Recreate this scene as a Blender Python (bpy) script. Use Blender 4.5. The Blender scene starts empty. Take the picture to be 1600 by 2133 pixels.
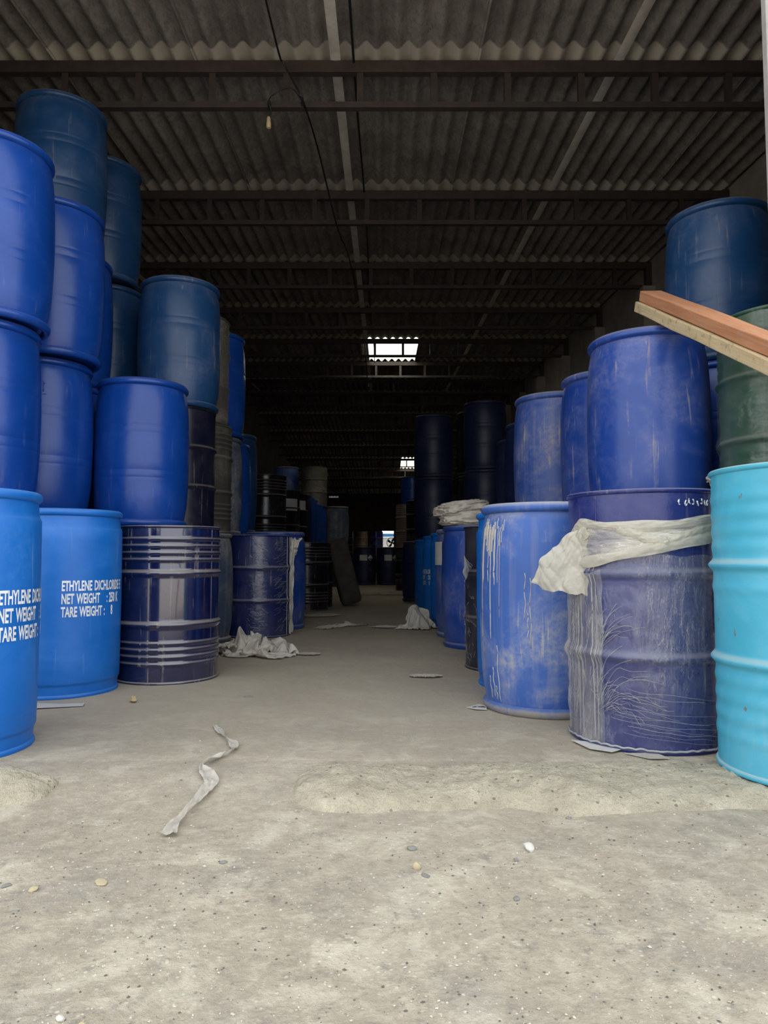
import bpy, bmesh, math, random, re, zlib, base64, struct
from mathutils import Vector, Matrix, noise

# ------------------------------------------------------------------ camera, sky, exposure
S = bpy.context.scene
COL = S.collection
cam_data = bpy.data.cameras.new('camera')
cam_data.sensor_fit = 'VERTICAL'
cam_data.sensor_height = 24.0
cam_data.lens = 24.0 * 1500.0 / 2133.0
cam_data.clip_start = 0.05
cam_data.clip_end = 300
cam = bpy.data.objects.new('camera', cam_data)
COL.objects.link(cam)
cam.location = (0, 0, 0.69)
cam.rotation_euler = (math.radians(90) + math.atan(93.5 / 1500), 0, 0)
S.camera = cam

world = bpy.data.worlds.new('overcast_sky')
S.world = world
world.use_nodes = True
wn = world.node_tree
wn.nodes['Background'].inputs[0].default_value = (0.93, 0.97, 1.0, 1)
wn.nodes['Background'].inputs[1].default_value = 1.0
sun_data = bpy.data.lights.new('sun', 'SUN')
sun_data.energy = 5.0
sun_data.angle = math.radians(3)
sun_data.color = (1.0, 0.94, 0.84)
sun = bpy.data.objects.new('sun', sun_data)      # stands behind the building: the yard is sunlit, the entrance lies in its shade
COL.objects.link(sun)
sun.rotation_euler = Vector((0.10, -0.62, -0.78)).to_track_quat('-Z', 'Y').to_euler()
S.view_settings.view_transform = 'Standard'
S.view_settings.look = 'None'
S.view_settings.gamma = 1
S.view_settings.use_curve_mapping = False
S.view_settings.exposure = 1.12

# ------------------------------------------------------------------ helpers
PI = math.pi
R = random.Random(7)

def link(name, data, parent=None, loc=(0, 0, 0), rot=(0, 0, 0)):
    o = bpy.data.objects.new(name, data)
    COL.objects.link(o)
    o.location = loc
    o.rotation_euler = rot
    if parent is not None:
        o.parent = parent
    return o

def setmat(o, m):
    if not o.data.materials:
        o.data.materials.append(None)
    o.material_slots[0].link = 'OBJECT'
    o.material_slots[0].material = m

def obj(name, mesh, mat, parent=None, loc=(0, 0, 0), rot=(0, 0, 0)):
    o = link(name, mesh, parent, loc, rot)
    setmat(o, mat)
    return o

def tag(o, label=None, cat=None, group=None, kind=None):
    if label: o['label'] = label
    if cat: o['category'] = cat
    if group: o['group'] = group
    if kind: o['kind'] = kind
    return o

def mesh_of(name, verts, faces, smooth=True):
    m = bpy.data.meshes.new(name)
    m.from_pydata(verts, [], faces)
    m.validate()
    if smooth:
        m.polygons.foreach_set('use_smooth', [True] * len(m.polygons))
    m.update()
    return m

def sharp(m, ang=0.7):
    bm = bmesh.new(); bm.from_mesh(m)
    for e in bm.edges:
        if len(e.link_faces) == 2 and e.calc_face_angle(0) > ang:
            e.smooth = False
    bm.to_mesh(m); bm.free()
    return m

def lathe(name, prof, seg=56, closed=False):
    """prof: list of (r,z); r==0 ends become poles; closed joins last to first (rings)"""
    v = []; f = []; rings = []
    for r, z in prof:
        if r <= 1e-6:
            rings.append([len(v)]); v.append((0, 0, z))
        else:
            rings.append(list(range(len(v), len(v) + seg)))
            for i in range(seg):
                a = 2 * PI * i / seg
                v.append((r * math.cos(a), r * math.sin(a), z))
    n = len(rings)
    for k in range(n if closed else n - 1):
        a, b = rings[k], rings[(k + 1) % n]
        for i in range(seg):
            j = (i + 1) % seg
            if len(a) == 1:
                f.append((a[0], b[j], b[i]))
            elif len(b) == 1:
                f.append((a[i], a[j], b[0]))
            else:
                f.append((a[i], a[j], b[j], b[i]))
    return sharp(mesh_of(name, v, f), 0.9)

def boxes(name, bl, bevel=0.0):
    """one mesh of axis boxes (x0,x1,y0,y1,z0,z1)"""
    bm = bmesh.new()
    for x0, x1, y0, y1, z0, z1 in bl:
        vs = [bm.verts.new(p) for p in ((x0, y0, z0), (x1, y0, z0), (x1, y1, z0), (x0, y1, z0), (x0, y0, z1), (x1, y0, z1), (x1, y1, z1), (x0, y1, z1))]
        for q in ((0, 3, 2, 1), (4, 5, 6, 7), (0, 1, 5, 4), (1, 2, 6, 5), (2, 3, 7, 6), (3, 0, 4, 7)):
            bm.faces.new([vs[i] for i in q])
    if bevel:
        bmesh.ops.bevel(bm, geom=bm.edges[:], offset=bevel, segments=2, affect='EDGES', profile=0.5)
    m = bpy.data.meshes.new(name); bm.to_mesh(m); bm.free()
    return m

def tube(name, pts, rad, seg=8):
    pts = [Vector(p) for p in pts]
    v = []; f = []
    up = Vector((0, 0, 1))
    for i, p in enumerate(pts):
        t = (pts[min(i + 1, len(pts) - 1)] - pts[max(i - 1, 0)]).normalized()
        a = t.cross(up)
        if a.length < 1e-3: a = t.cross(Vector((1, 0, 0)))
        a.normalize(); b = t.cross(a)
        for k in range(seg):
            q = 2 * PI * k / seg
            v.append(p + rad * (a * math.cos(q) + b * math.sin(q)))
    for i in range(len(pts) - 1):
        for k in range(seg):
            j = (k + 1) % seg
            f.append((i * seg + k, i * seg + j, (i + 1) * seg + j, (i + 1) * seg + k))
    f.append(tuple(range(seg))[::-1]); f.append(tuple(range((len(pts) - 1) * seg, len(pts) * seg)))
    return mesh_of(name, v, f)

def smooth_path(pts, n=10):
    out = []
    P = [Vector(p) for p in pts]
    for i in range(len(P) - 1):
        p0 = P[max(i - 1, 0)]; p1 = P[i]; p2 = P[i + 1]; p3 = P[min(i + 2, len(P) - 1)]
        for k in range(n):
            t = k / n
            out.append(0.5 * ((2 * p1) + (p2 - p0) * t + (2 * p0 - 5 * p1 + 4 * p2 - p3) * t * t + (3 * p1 - p0 - 3 * p2 + p3) * t ** 3))
    out.append(P[-1])
    return out

def fbm(p, oct=4):
    return noise.fractal(p, 1.0, 2.0, oct)

# ------------------------------------------------------------------ materials
class NT:
    def __init__(self, name):
        self.m = bpy.data.materials.new(name)
        self.m.use_nodes = True
        self.t = self.m.node_tree
        self.n = self.t.nodes
        self.b = self.n['Principled BSDF']
        self.out = self.n['Material Output']
    def add(self, kind, **kw):
        nd = self.n.new(kind)
        for k, v in kw.items():
            setattr(nd, k, v)
        return nd
    def put(self, sock, v):
        if isinstance(v, bpy.types.NodeSocket):
            self.t.links.new(v, sock)
        elif isinstance(v, (tuple, list)):
            sock.default_value = tuple(v) + ((1,) if len(v) == 3 and len(sock.default_value) == 4 else ())
        else:
            sock.default_value = v
    def coord(self, rand=True, scale=(1, 1, 1), rot=(0, 0, 0)):
        tc = self.add('ShaderNodeTexCoord')
        mp = self.add('ShaderNodeMapping')
        self.t.links.new(tc.outputs['Object'], mp.inputs['Vector'])
        mp.inputs['Scale'].default_value = scale
        mp.inputs['Rotation'].default_value = rot
        if rand:
            oi = self.add('ShaderNodeObjectInfo')
            k = self.math('MULTIPLY', oi.outputs['Random'], 37.0)
            cb = self.add('ShaderNodeCombineXYZ')
            for i in range(3): self.t.links.new(k, cb.inputs[i])
            self.t.links.new(cb.outputs[0], mp.inputs['Location'])
        return mp.outputs[0]
    def math(self, op, a, b=0.0, clamp=False):
        nd = self.add('ShaderNodeMath', operation=op, use_clamp=clamp)
        self.put(nd.inputs[0], a); self.put(nd.inputs[1], b)
        return nd.outputs[0]
    def noise(self, vec, scale, detail=4, rough=0.6, dist=0.0):
        nd = self.add('ShaderNodeTexNoise')
        self.put(nd.inputs['Vector'], vec)
        nd.inputs['Scale'].default_value = scale
        nd.inputs['Detail'].default_value = detail
        nd.inputs['Roughness'].default_value = rough
        nd.inputs['Distortion'].default_value = dist
        return nd.outputs['Fac']
    def voro(self, vec, scale, feature='F1', out='Distance'):
        nd = self.add('ShaderNodeTexVoronoi', feature=feature)
        self.put(nd.inputs['Vector'], vec)
        nd.inputs['Scale'].default_value = scale
        return nd.outputs[out]
    def ramp(self, fac, lo, hi, a=0.0, b=1.0):
        nd = self.add('ShaderNodeMapRange')
        nd.clamp = True
        self.put(nd.inputs[0], fac)
        for i, x in ((1, lo), (2, hi), (3, a), (4, b)): self.put(nd.inputs[i], x)
        return nd.outputs[0]
    def mix(self, fac, a, b):
        nd = self.add('ShaderNodeMix', data_type='RGBA')
        self.put(nd.inputs[0], fac); self.put(nd.inputs[6], a); self.put(nd.inputs[7], b)
        return nd.outputs[2]
    def bump(self, h, strength=0.3, dist=0.01):
        nd = self.add('ShaderNodeBump')
        nd.inputs['Strength'].default_value = strength
        nd.inputs['Distance'].default_value = dist
        self.put(nd.inputs['Height'], h)
        self.t.links.new(nd.outputs[0], self.b.inputs['Normal'])
        return nd.outputs[0]
    def upz(self):
        g = self.add('ShaderNodeNewGeometry')
        sp = self.add('ShaderNodeSeparateXYZ')
        self.t.links.new(g.outputs['Normal'], sp.inputs[0])
        return sp.outputs[2]
    def set(self, **kw):
        for k, v in kw.items():
            self.put(self.b.inputs[k.replace('_', ' ')], v)
        return self

DUST = (0.42, 0.37, 0.30)

def drum_mat(name, col, dust=0.25, rough=0.38, streak=0.0, up=0.7, dustcol=DUST, scr=0.25, bump=0.12, spec=0.5, coat=0.0, chips=0.0):
    t = NT(name)
    c = t.coord()
    big = t.noise(c, 3.2, 5, 0.62, 0.6)
    fine = t.noise(c, 38, 3, 0.7)
    d = t.math('MULTIPLY', t.ramp(big, 0.46, 0.74), t.ramp(fine, 0.25, 0.7))
    d = t.math('MULTIPLY', d, dust * 1.6)
    d = t.math('ADD', d, dust * 0.12)
    u = t.math('MULTIPLY', t.ramp(t.upz(), 0.18, 0.75), up)
    d = t.math('ADD', d, u)
    # faint scuffs: thin distorted lines
    for rot, thr in (((0.5, 0.35, 0.2), 0.66), ((-0.7, 0.2, 0.9), 0.67), ((1.3, 0.4, 0.0), 0.68)):
        sc = t.noise(t.coord(scale=(34, 34, 2.2), rot=rot), 1.0, 2, 0.5, 0.3)
        sc = t.math('MULTIPLY', t.ramp(sc, thr, thr + 0.05), t.ramp(big, 0.42, 0.62))
        d = t.math('ADD', d, t.math('MULTIPLY', sc, scr))
    if streak:
        st = t.noise(t.coord(scale=(22, 22, 0.8)), 1.0, 4, 0.6)
        d = t.math('ADD', d, t.math('MULTIPLY', t.ramp(st, 0.52, 0.72), streak))
    d = t.math('MINIMUM', d, 0.94)
    ch = t.math('MULTIPLY', t.ramp(t.noise(t.coord(scale=(1, 1, .6)), 26, 3, .55), .70, .735), chips) if chips else None
    vary = t.mix(t.ramp(big, 0.3, 0.7), tuple(x * 0.86 for x in col), tuple(min(1, x * 1.12) for x in col))
    fin = t.mix(d, vary, dustcol)
    if chips: fin = t.mix(ch, fin, (0.16, 0.17, 0.16))
    t.set(Base_Color=fin, Roughness=t.ramp(d, 0, 0.7, rough, 0.85))
    t.b.inputs['Specular IOR Level'].default_value = spec
    t.b.inputs['Coat Weight'].default_value = coat
    t.b.inputs['Coat Roughness'].default_value = 0.06
    t.bump(t.math('ADD', big, t.math('MULTIPLY', fine, 0.15)), bump, 0.02)
    return t.m

BLUE = (0.002, 0.052, 0.31)
M = {}
M['blue'] = drum_mat('blue_plastic', BLUE, 0.03, 0.30, up=0.08, scr=0.08)
M['blue_scuffed'] = drum_mat('scuffed_blue_plastic', (0.003, 0.047, 0.29), 0.20, 0.30, up=0.35, scr=0.4)
M['blue_dusty'] = drum_mat('dusty_blue_plastic', (0.005, 0.06, 0.31), 0.42, 0.45, streak=0.20, up=0.5, scr=0.4)
M['blue_muddy'] = drum_mat('mud_streaked_blue_plastic', (0.012, 0.095, 0.42), 0.68, 0.5, streak=0.22, up=0.75, scr=0.55, dustcol=(0.36, 0.36, 0.38))
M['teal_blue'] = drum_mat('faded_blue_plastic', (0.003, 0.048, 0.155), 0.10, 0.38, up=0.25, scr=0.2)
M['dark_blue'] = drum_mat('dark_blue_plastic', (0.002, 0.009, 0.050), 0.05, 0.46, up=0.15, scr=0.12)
M['sky_blue'] = drum_mat('sky_blue_plastic', (0.0005, 0.138, 0.55), 0.10, 0.42, up=0.2, scr=0.2, dustcol=(0.20, 0.36, 0.52))
M['grey_blue'] = drum_mat('grey_blue_dusty_plastic', (0.02, 0.05, 0.11), 0.5, 0.55, streak=0.2, up=0.6)
M['navy'] = drum_mat('navy_enamel', (0.003, 0.006, 0.05), 0.05, 0.10, up=0.6, scr=0.35, bump=0.02, spec=1.0, coat=0.6)
M['navy_old'] = drum_mat('scratched_navy_enamel', (0.002, 0.004, 0.022), 0.12, 0.28, up=0.6, scr=0.7, dustcol=(0.22, 0.19, 0.15))
M['navy_wrapped'] = drum_mat('navy_enamel_under_film', (0.003, 0.012, 0.10), 0.06, 0.16, up=0.5, scr=0.2, bump=0.15)
M['blue_enamel'] = drum_mat('blue_enamel', (0.008, 0.018, 0.15), 0.22, 0.22, up=0.55, scr=0.5, bump=0.2, dustcol=(0.22, 0.21, 0.25))
M['black'] = drum_mat('black_enamel', (0.005, 0.005, 0.007), 0.05, 0.22, up=0.4, scr=0.3)
M['tan'] = drum_mat('tan_dusty_enamel', (0.16, 0.10, 0.075), 0.5, 0.6, up=0.5)
M['grey_dusty'] = drum_mat('dust_caked_steel', (0.035, 0.032, 0.028), 0.8, 0.6, up=0.6, streak=0.25, dustcol=(0.20, 0.18, 0.145))
M['cyan'] = drum_mat('cyan_enamel', (0.055, 0.40, 0.58), 0.16, 0.40, up=0.55, scr=0.12, dustcol=(0.46, 0.47, 0.40), chips=0.9)
M['green'] = drum_mat('green_enamel', (0.008, 0.075, 0.036), 0.38, 0.35, up=0.5, scr=0.5, dustcol=(0.22, 0.21, 0.18), streak=0.1)
M['mud'] = drum_mat('mud_caked_blue_plastic', (0.30, 0.26, 0.20), 0.5, 0.8, up=0.6, dustcol=(0.06, 0.13, 0.36))
M['plug'] = drum_mat('plug_plastic', (0.45, 0.40, 0.38), 0.4, 0.5)

def simple(name, col, rough=0.6, var=0.15, scale=6, bump=0.2, metal=0.0, bdist=0.01):
    t = NT(name)
    c = t.coord()
    n = t.noise(c, scale, 6, 0.65)
    t.set(Base_Color=t.mix(t.ramp(n, 0.3, 0.7), tuple(x * (1 - var) for x in col), tuple(min(1, x * (1 + var)) for x in col)), Roughness=rough, Metallic=metal)
    t.bump(n, bump, bdist)
    return t.m

M['white_paint'] = simple('white_stencil_paint', (0.80, 0.82, 0.84), 0.6)
M['drip'] = simple('dried_pale_drip', (0.52, 0.47, 0.38), 0.8)
M['paper'] = simple('paper', (0.55, 0.54, 0.52), 0.8)
M['hazard_dark'] = simple('hazard_print', (0.02, 0.02, 0.02), 0.8)
M['orange'] = simple('orange_label', (0.62, 0.28, 0.05), 0.7)
M['oxide'] = simple('red_oxide_steel', (0.040, 0.030, 0.029), 0.65, 0.3, 12)
M['cable'] = simple('black_cable', (0.012, 0.012, 0.013), 0.5)
M['bulb_holder'] = simple('cream_lamp_holder', (0.55, 0.44, 0.26), 0.45)
M['plaster'] = simple('grey_plaster', (0.27, 0.25, 0.225), 0.9, 0.25, 3, 0.5)
M['cream_plaster'] = simple('cream_plaster', (0.62, 0.56, 0.44), 0.9, 0.15, 9, 0.6)
M['post_paint'] = simple('grey_painted_edge', (0.36, 0.35, 0.34), 0.85, 0.15, 9, 0.6)
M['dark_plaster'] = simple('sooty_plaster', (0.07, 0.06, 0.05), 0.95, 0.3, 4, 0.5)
M['whitewash'] = simple('whitewashed_wall', (0.75, 0.75, 0.74), 0.9, 0.12, 6, 0.5)
M['blue_board'] = simple('blue_painted_board', (0.06, 0.25, 0.60), 0.6)
M['foam'] = simple('dark_grey_padding', (0.055, 0.047, 0.040), 0.95, 0.3, 8, 0.6)

def wood(name, a, b, c3):
    t = NT(name)
    v = t.coord(scale=(14, 1.0, 14))
    n = t.noise(v, 3.0, 6, 0.65, 0.6)
    sp = t.noise(t.coord(), 22, 4, 0.7)
    col = t.mix(t.ramp(n, 0.3, 0.7), a, b)
    col = t.mix(t.ramp(sp, 0.55, 0.75), col, c3)
    t.set(Base_Color=col, Roughness=0.85)
    t.bump(n, 0.5, 0.006)
    return t.m
M['red_wood'] = wood('reddish_timber', (0.36, 0.14, 0.065), (0.50, 0.24, 0.12), (0.34, 0.24, 0.17))
M['pale_wood'] = wood('mouldy_pale_timber', (0.46, 0.33, 0.17), (0.56, 0.45, 0.28), (0.22, 0.16, 0.09))

def concrete():
    t = NT('dusty_concrete')
    g = t.add('ShaderNodeNewGeometry')
    p = g.outputs['Position']
    sp = t.add('ShaderNodeSeparateXYZ'); t.t.links.new(p, sp.inputs[0])
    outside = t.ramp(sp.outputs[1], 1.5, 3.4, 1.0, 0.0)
    big = t.noise(p, 0.8, 6, 0.6, 0.4)
    mid = t.noise(p, 5.0, 7, 0.68, 0.5)
    fine = t.noise(p, 60, 4, 0.75)
    col = t.mix(t.ramp(big, 0.32, 0.68), (0.34, 0.293, 0.225), (0.43, 0.375, 0.29))
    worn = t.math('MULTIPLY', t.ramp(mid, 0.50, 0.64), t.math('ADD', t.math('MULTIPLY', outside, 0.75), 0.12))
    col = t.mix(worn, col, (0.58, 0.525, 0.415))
    speck = t.noise(p, 21.0, 6, 0.75, 0.2)
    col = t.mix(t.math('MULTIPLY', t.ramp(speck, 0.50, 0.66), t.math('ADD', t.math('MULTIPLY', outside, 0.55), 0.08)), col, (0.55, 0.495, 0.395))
    col = t.mix(t.math('MULTIPLY', t.ramp(speck, 0.46, 0.32), t.math('ADD', t.math('MULTIPLY', outside, 0.65), 0.12)), col, (0.23, 0.21, 0.18))
    dirt = t.math('MULTIPLY', t.ramp(t.noise(p, 2.3, 6, 0.7), 0.50, 0.66), t.math('ADD', t.math('MULTIPLY', outside, 0.5), 0.12))
    col = t.mix(dirt, col, (0.26, 0.24, 0.21))
    # sand grains and aggregate
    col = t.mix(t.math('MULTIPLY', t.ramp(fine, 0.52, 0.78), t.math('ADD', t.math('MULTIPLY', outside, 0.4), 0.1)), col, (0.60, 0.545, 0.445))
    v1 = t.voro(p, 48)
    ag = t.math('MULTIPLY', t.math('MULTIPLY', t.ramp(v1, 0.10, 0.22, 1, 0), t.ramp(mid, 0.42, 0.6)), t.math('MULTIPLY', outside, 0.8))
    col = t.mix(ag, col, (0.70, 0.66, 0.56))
    v2 = t.voro(t.add_off(p), 34)
    ag2 = t.math('MULTIPLY', t.ramp(v2, 0.07, 0.13, 1, 0), t.math('ADD', t.math('MULTIPLY', outside, 0.45), 0.08))
    col = t.mix(ag2, col, (0.13, 0.12, 0.11))
    t.set(Base_Color=col, Roughness=0.93)
    t.b.inputs['Specular IOR Level'].default_value = 0.25
    hgt = t.math('ADD', t.math('MULTIPLY', mid, 0.6), t.math('MULTIPLY', fine, t.math('ADD', t.math('MULTIPLY', outside, 0.35), 0.08)))
    hgt = t.math('ADD', t.math('ADD', hgt, t.math('MULTIPLY', ag, 0.12)), t.math('MULTIPLY', speck, t.math('MULTIPLY', outside, 0.35)))
    t.bump(hgt, 0.55, 0.03)
    return t.m
def _add_off(self, p):
    nd = self.add('ShaderNodeVectorMath', operation='ADD')
    self.put(nd.inputs[0], p); nd.inputs[1].default_value = (13.7, 4.2, 8.8)
    return nd.outputs[0]
NT.add_off = _add_off
M['concrete'] = concrete()

def curb_mat():
    t = NT('worn_curb_concrete')
    c = t.coord(False)
    mid = t.noise(c, 9, 7, 0.7, 0.4)
    fine = t.noise(c, 90, 3, 0.7)
    col = t.mix(t.ramp(mid, 0.35, 0.65), (0.45, 0.395, 0.295), (0.63, 0.565, 0.43))
    pits = t.ramp(t.voro(c, 30), 0.06, 0.15, 1, 0)
    col = t.mix(t.math('MULTIPLY', pits, 0.5), col, (0.17, 0.15, 0.12))
    t.set(Base_Color=col, Roughness=0.95)
    cr = t.noise(c, 26, 5, 0.75, 0.3)
    t.bump(t.math('SUBTRACT', t.math('ADD', t.math('ADD', mid, t.math('MULTIPLY', cr, 0.8)), t.math('MULTIPLY', fine, 0.3)), t.math('MULTIPLY', pits, 0.3)), 1.0, 0.03)
    return t.m
M['curb'] = curb_mat()

def roof_mat():
    t = NT('asbestos_cement_sheet')
    c = t.coord()
    c0 = t.coord(False)
    sp = t.add('ShaderNodeSeparateXYZ'); t.t.links.new(c0, sp.inputs[0])
    big = t.noise(c, 2.2, 6, 0.65, 0.5)
    fine = t.noise(t.coord(scale=(1, 0.5, 1)), 30, 6, 0.78)
    col = t.mix(t.ramp(big, 0.3, 0.7), (0.165, 0.150, 0.140), (0.345, 0.322, 0.302))
    col = t.mix(t.math('MULTIPLY', t.ramp(fine, 0.45, 0.75), 0.75), col, (0.07, 0.062, 0.056))
    # cleaner strip beside the lap, where the sheet was sheltered
    w = t.math('ADD', sp.outputs[1], t.math('MULTIPLY', big, 0.05))
    lap = t.math('MULTIPLY', t.ramp(w, 1.955, 1.975), 0.85)
    col = t.mix(lap, col, (0.60, 0.56, 0.50))
    t.set(Base_Color=col, Roughness=0.95)
    t.b.inputs['Specular IOR Level'].default_value = 0.2
    t.bump(fine, 0.4, 0.012)
    return t.m
M['roof'] = roof_mat()
M['lap'] = simple('smooth_lap_strip', (0.60, 0.57, 0.53), 0.8, 0.2, 7, 0.15)

def translucent_mat():
    t = NT('translucent_roof_sheet')
    tr = t.add('ShaderNodeBsdfTranslucent')
    tp = t.add('ShaderNodeBsdfTransparent')
    n = t.noise(t.coord(), 8, 5, 0.6)
    t.put(tr.inputs[0], t.mix(n, (0.92, 0.90, 0.80), (1.0, 0.99, 0.93)))
    mx = t.add('ShaderNodeMixShader'); mx.inputs[0].default_value = 0.06
    t.t.links.new(tr.outputs[0], mx.inputs[1]); t.t.links.new(tp.outputs[0], mx.inputs[2])
    t.t.links.new(mx.outputs[0], t.out.inputs[0])
    return t.m
M['skylight'] = translucent_mat()

def film_mat(name, milk, crease, scale=(1, 1, 1), col=(0.62, 0.60, 0.55), dist=3.0):
    t = NT(name)
    c = t.coord(True, scale)
    big = t.noise(c, 2.0, 4, 0.6, 0.5)
    n1 = t.noise(c, 7.0, 5, 0.6, dist)
    line = t.ramp(t.math('ABSOLUTE', t.math('SUBTRACT', n1, 0.5)), 0.0, 0.010, 1.0, 0.0)
    n2 = t.noise(t.add_off(c), 15.0, 4, 0.6, 1.5)
    line2 = t.ramp(t.math('ABSOLUTE', t.math('SUBTRACT', n2, 0.48)), 0.0, 0.02, 1.0, 0.0)
    lines = t.math('MULTIPLY', t.math('MAXIMUM', line, t.math('MULTIPLY', line2, 0.6)), t.ramp(big, 0.35, 0.6))
    fac = t.math('ADD', t.math('MULTIPLY', lines, crease), t.math('MULTIPLY', t.ramp(big, 0.4, 0.75), milk), True)
    fac = t.math('ADD', fac, milk * 0.25, True)
    t.set(Base_Color=col, Roughness=0.4)
    gl = t.add('ShaderNodeBsdfGlossy'); gl.inputs['Roughness'].default_value = 0.12
    gl.inputs[0].default_value = (0.9, 0.9, 0.9, 1)
    nb = t.bump(t.math('ADD', n1, t.math('MULTIPLY', n2, 0.6)), 0.5, 0.02)
    t.t.links.new(nb, gl.inputs['Normal'])
    tp = t.add('ShaderNodeBsdfTransparent')
    m0 = t.add('ShaderNodeMixShader'); m0.inputs[0].default_value = 0.045
    t.t.links.new(tp.outputs[0], m0.inputs[1]); t.t.links.new(gl.outputs[0], m0.inputs[2])
    m1 = t.add('ShaderNodeMixShader')
    t.put(m1.inputs[0], fac)
    t.t.links.new(m0.outputs[0], m1.inputs[1]); t.t.links.new(t.b.outputs[0], m1.inputs[2])
    t.t.links.new(m1.outputs[0], t.out.inputs[0])
    return t.m
M['film'] = film_mat('stretch_film', 0.12, 0.30, (2.5, 2.5, 0.5), dist=0.8)
M['film_thin'] = film_mat('thin_stretch_film', 0.03, 0.06, (1, 1, 2.2), dist=1.0)
M['band_film'] = film_mat('gathered_film', 0.75, 0.5, (0.8, 0.8, 5.0), (0.74, 0.70, 0.61), 0.6)
M['film_milky'] = film_mat('milky_film', 0.42, 0.5, (3.0, 3.0, 0.6), (0.66, 0.63, 0.57), 0.6)
M['film_dusty'] = film_mat('dusty_stretch_film', 0.45, 0.6, (1, 1, 3.0), (0.30, 0.27, 0.22), 1.0)
M['film_green'] = film_mat('dull_film', 0.16, 0.25, (1, 1, 2.2), (0.22, 0.21, 0.18), 1.2)

def sheet_mat(name, col, trans=0.25, rough=0.45):
    t = NT(name)
    c = t.coord()
    n = t.noise(c, 14, 6, 0.65, 0.6)
    t.set(Base_Color=t.mix(t.ramp(n, 0.3, 0.7), tuple(x * 0.82 for x in col), col), Roughness=rough)
    t.bump(n, 0.5, 0.015)
    tr = t.add('ShaderNodeBsdfTranslucent'); tr.inputs[0].default_value = (*col, 1)
    mx = t.add('ShaderNodeMixShader'); mx.inputs[0].default_value = trans
    t.t.links.new(t.b.outputs[0], mx.inputs[1]); t.t.links.new(tr.outputs[0], mx.inputs[2])
    t.t.links.new(mx.outputs[0], t.out.inputs[0])
    return t.m
M['plastic_sheet'] = sheet_mat('dusty_plastic_sheet', (0.68, 0.63, 0.55), 0.18)
M['crease'] = sheet_mat('film_crease', (0.55, 0.55, 0.58), 0.3, 0.25)
M['sacking'] = sheet_mat('white_woven_sacking', (0.62, 0.57, 0.49), 0.1, 0.8)
M['torn_film'] = sheet_mat('bunched_film', (0.72, 0.68, 0.58), 0.35, 0.3)
def grit_mat():
    t = NT('mixed_grit')
    g = t.add('ShaderNodeNewGeometry')
    r = g.outputs['Random Per Island']
    col = t.mix(t.ramp(r, 0.0, 0.65), (0.62, 0.57, 0.48), (0.40, 0.36, 0.30))
    col = t.mix(t.ramp(r, 0.70, 0.72), col, (0.12, 0.115, 0.105))
    t.set(Base_Color=col, Roughness=0.9)
    return t.m
M['grit'] = grit_mat()
M['stone_white'] = simple('white_stone', (0.62, 0.60, 0.55), 0.85, 0.2, 30)
M['stone_grey'] = simple('grey_stone', (0.23, 0.225, 0.21), 0.8, 0.3, 30)
M['stone_tan'] = simple('tan_stone', (0.50, 0.42, 0.27), 0.9, 0.2, 30)

# ------------------------------------------------------------------ the setting
LAPX = -0.343
PITCH = 1.003
T0, DT = 4.935, 2.083
YR = T0 + 7 * DT
WL, WR, YF, YB = -3.8, 3.45, 2.85, 37.0
def zroof(y):
    if y <= YR: return 3.89 + 0.0661 * y
    return 3.89 + 0.0661 * YR - 0.080 * (y - YR)

def ground_z(x, y):
    step = 1 / (1 + math.exp((y - 2.18) / 0.06))
    z = -0.030 * step + 0.004 * fbm(Vector((x * 1.3, y * 1.3, 3.1)), 4)
    if y < 3.2:
        z += (0.006 * fbm(Vector((x * 5, y * 5, 9.0)), 4)) * min(1, max(0, (3.2 - y) / 1.2))
    if y > 2.4: z = min(z, 0.0) if abs(x) > 0.42 else z
    return z

def grid_ground(name, xs, ys):
    dz = 0.0015 if name == 'floor' else 0.0
    v = [(x, y, ground_z(x, y) + dz - (0.03 if dz and j == 0 else 0)) for j, y in enumerate(ys) for x in xs]
    n = len(xs)
    f = [(j * n + i, j * n + i + 1, (j + 1) * n + i + 1, (j + 1) * n + i) for j in range(len(ys) - 1) for i in range(n - 1)]
    return mesh_of(name, v, f)
def lin(a, b, n): return [a + (b - a) * i / (n - 1) for i in range(n)]
tag(obj('floor', grid_ground('floor', lin(WL - .2, WR + .2, 60), lin(2.4, 10, 80) + lin(10.3, 41, 80)), M['concrete']), 'dusty grey-beige concrete warehouse floor', None, None, 'structure')
xs = lin(-14, -2.2, 30)[:-1] + lin(-2.2, 2.2, 130) + lin(2.2, 14, 30)[1:]
tag(obj('ground_outside', grid_ground('ground_outside', xs, lin(-16, -0.5, 40)[:-1] + lin(-0.5, 2.62, 104)), M['concrete']), 'worn gritty concrete ground outside the warehouse', None, None, 'structure')

def wall_mesh(name, bl): return boxes(name, bl)
def side_wall(name, x0, x1):
    v = []; ys = [YF - .1, YR, YB + .2]
    for y in ys:
        for x in (x0, x1):
            v.append((x, y, -0.05)); v.append((x, y, zroof(y) + 0.035))
    f = []
    for k in range(2):
        a, b = k * 4, k * 4 + 4
        f += [(a, a + 1, b + 1, b), (a + 2, b + 2, b + 3, a + 3), (a + 1, a + 3, b + 3, b + 1), (a, b, b + 2, a + 2)]
    f += [(0, 2, 3, 1), (8, 9, 11, 10)]
    return mesh_of(name, v, f, False)
wr = tag(obj('wall_right', side_wall('wall_right', WR, WR + .23), M['plaster']), 'grey plastered side wall of the warehouse', None, None, 'structure')
wl = tag(obj('wall_left', side_wall('wall_left', WL - .23, WL), M['plaster']), 'grey plastered side wall behind the left drums', None, None, 'structure')
OL, OR, OH = -2.35, 1.62, 3.75
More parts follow.
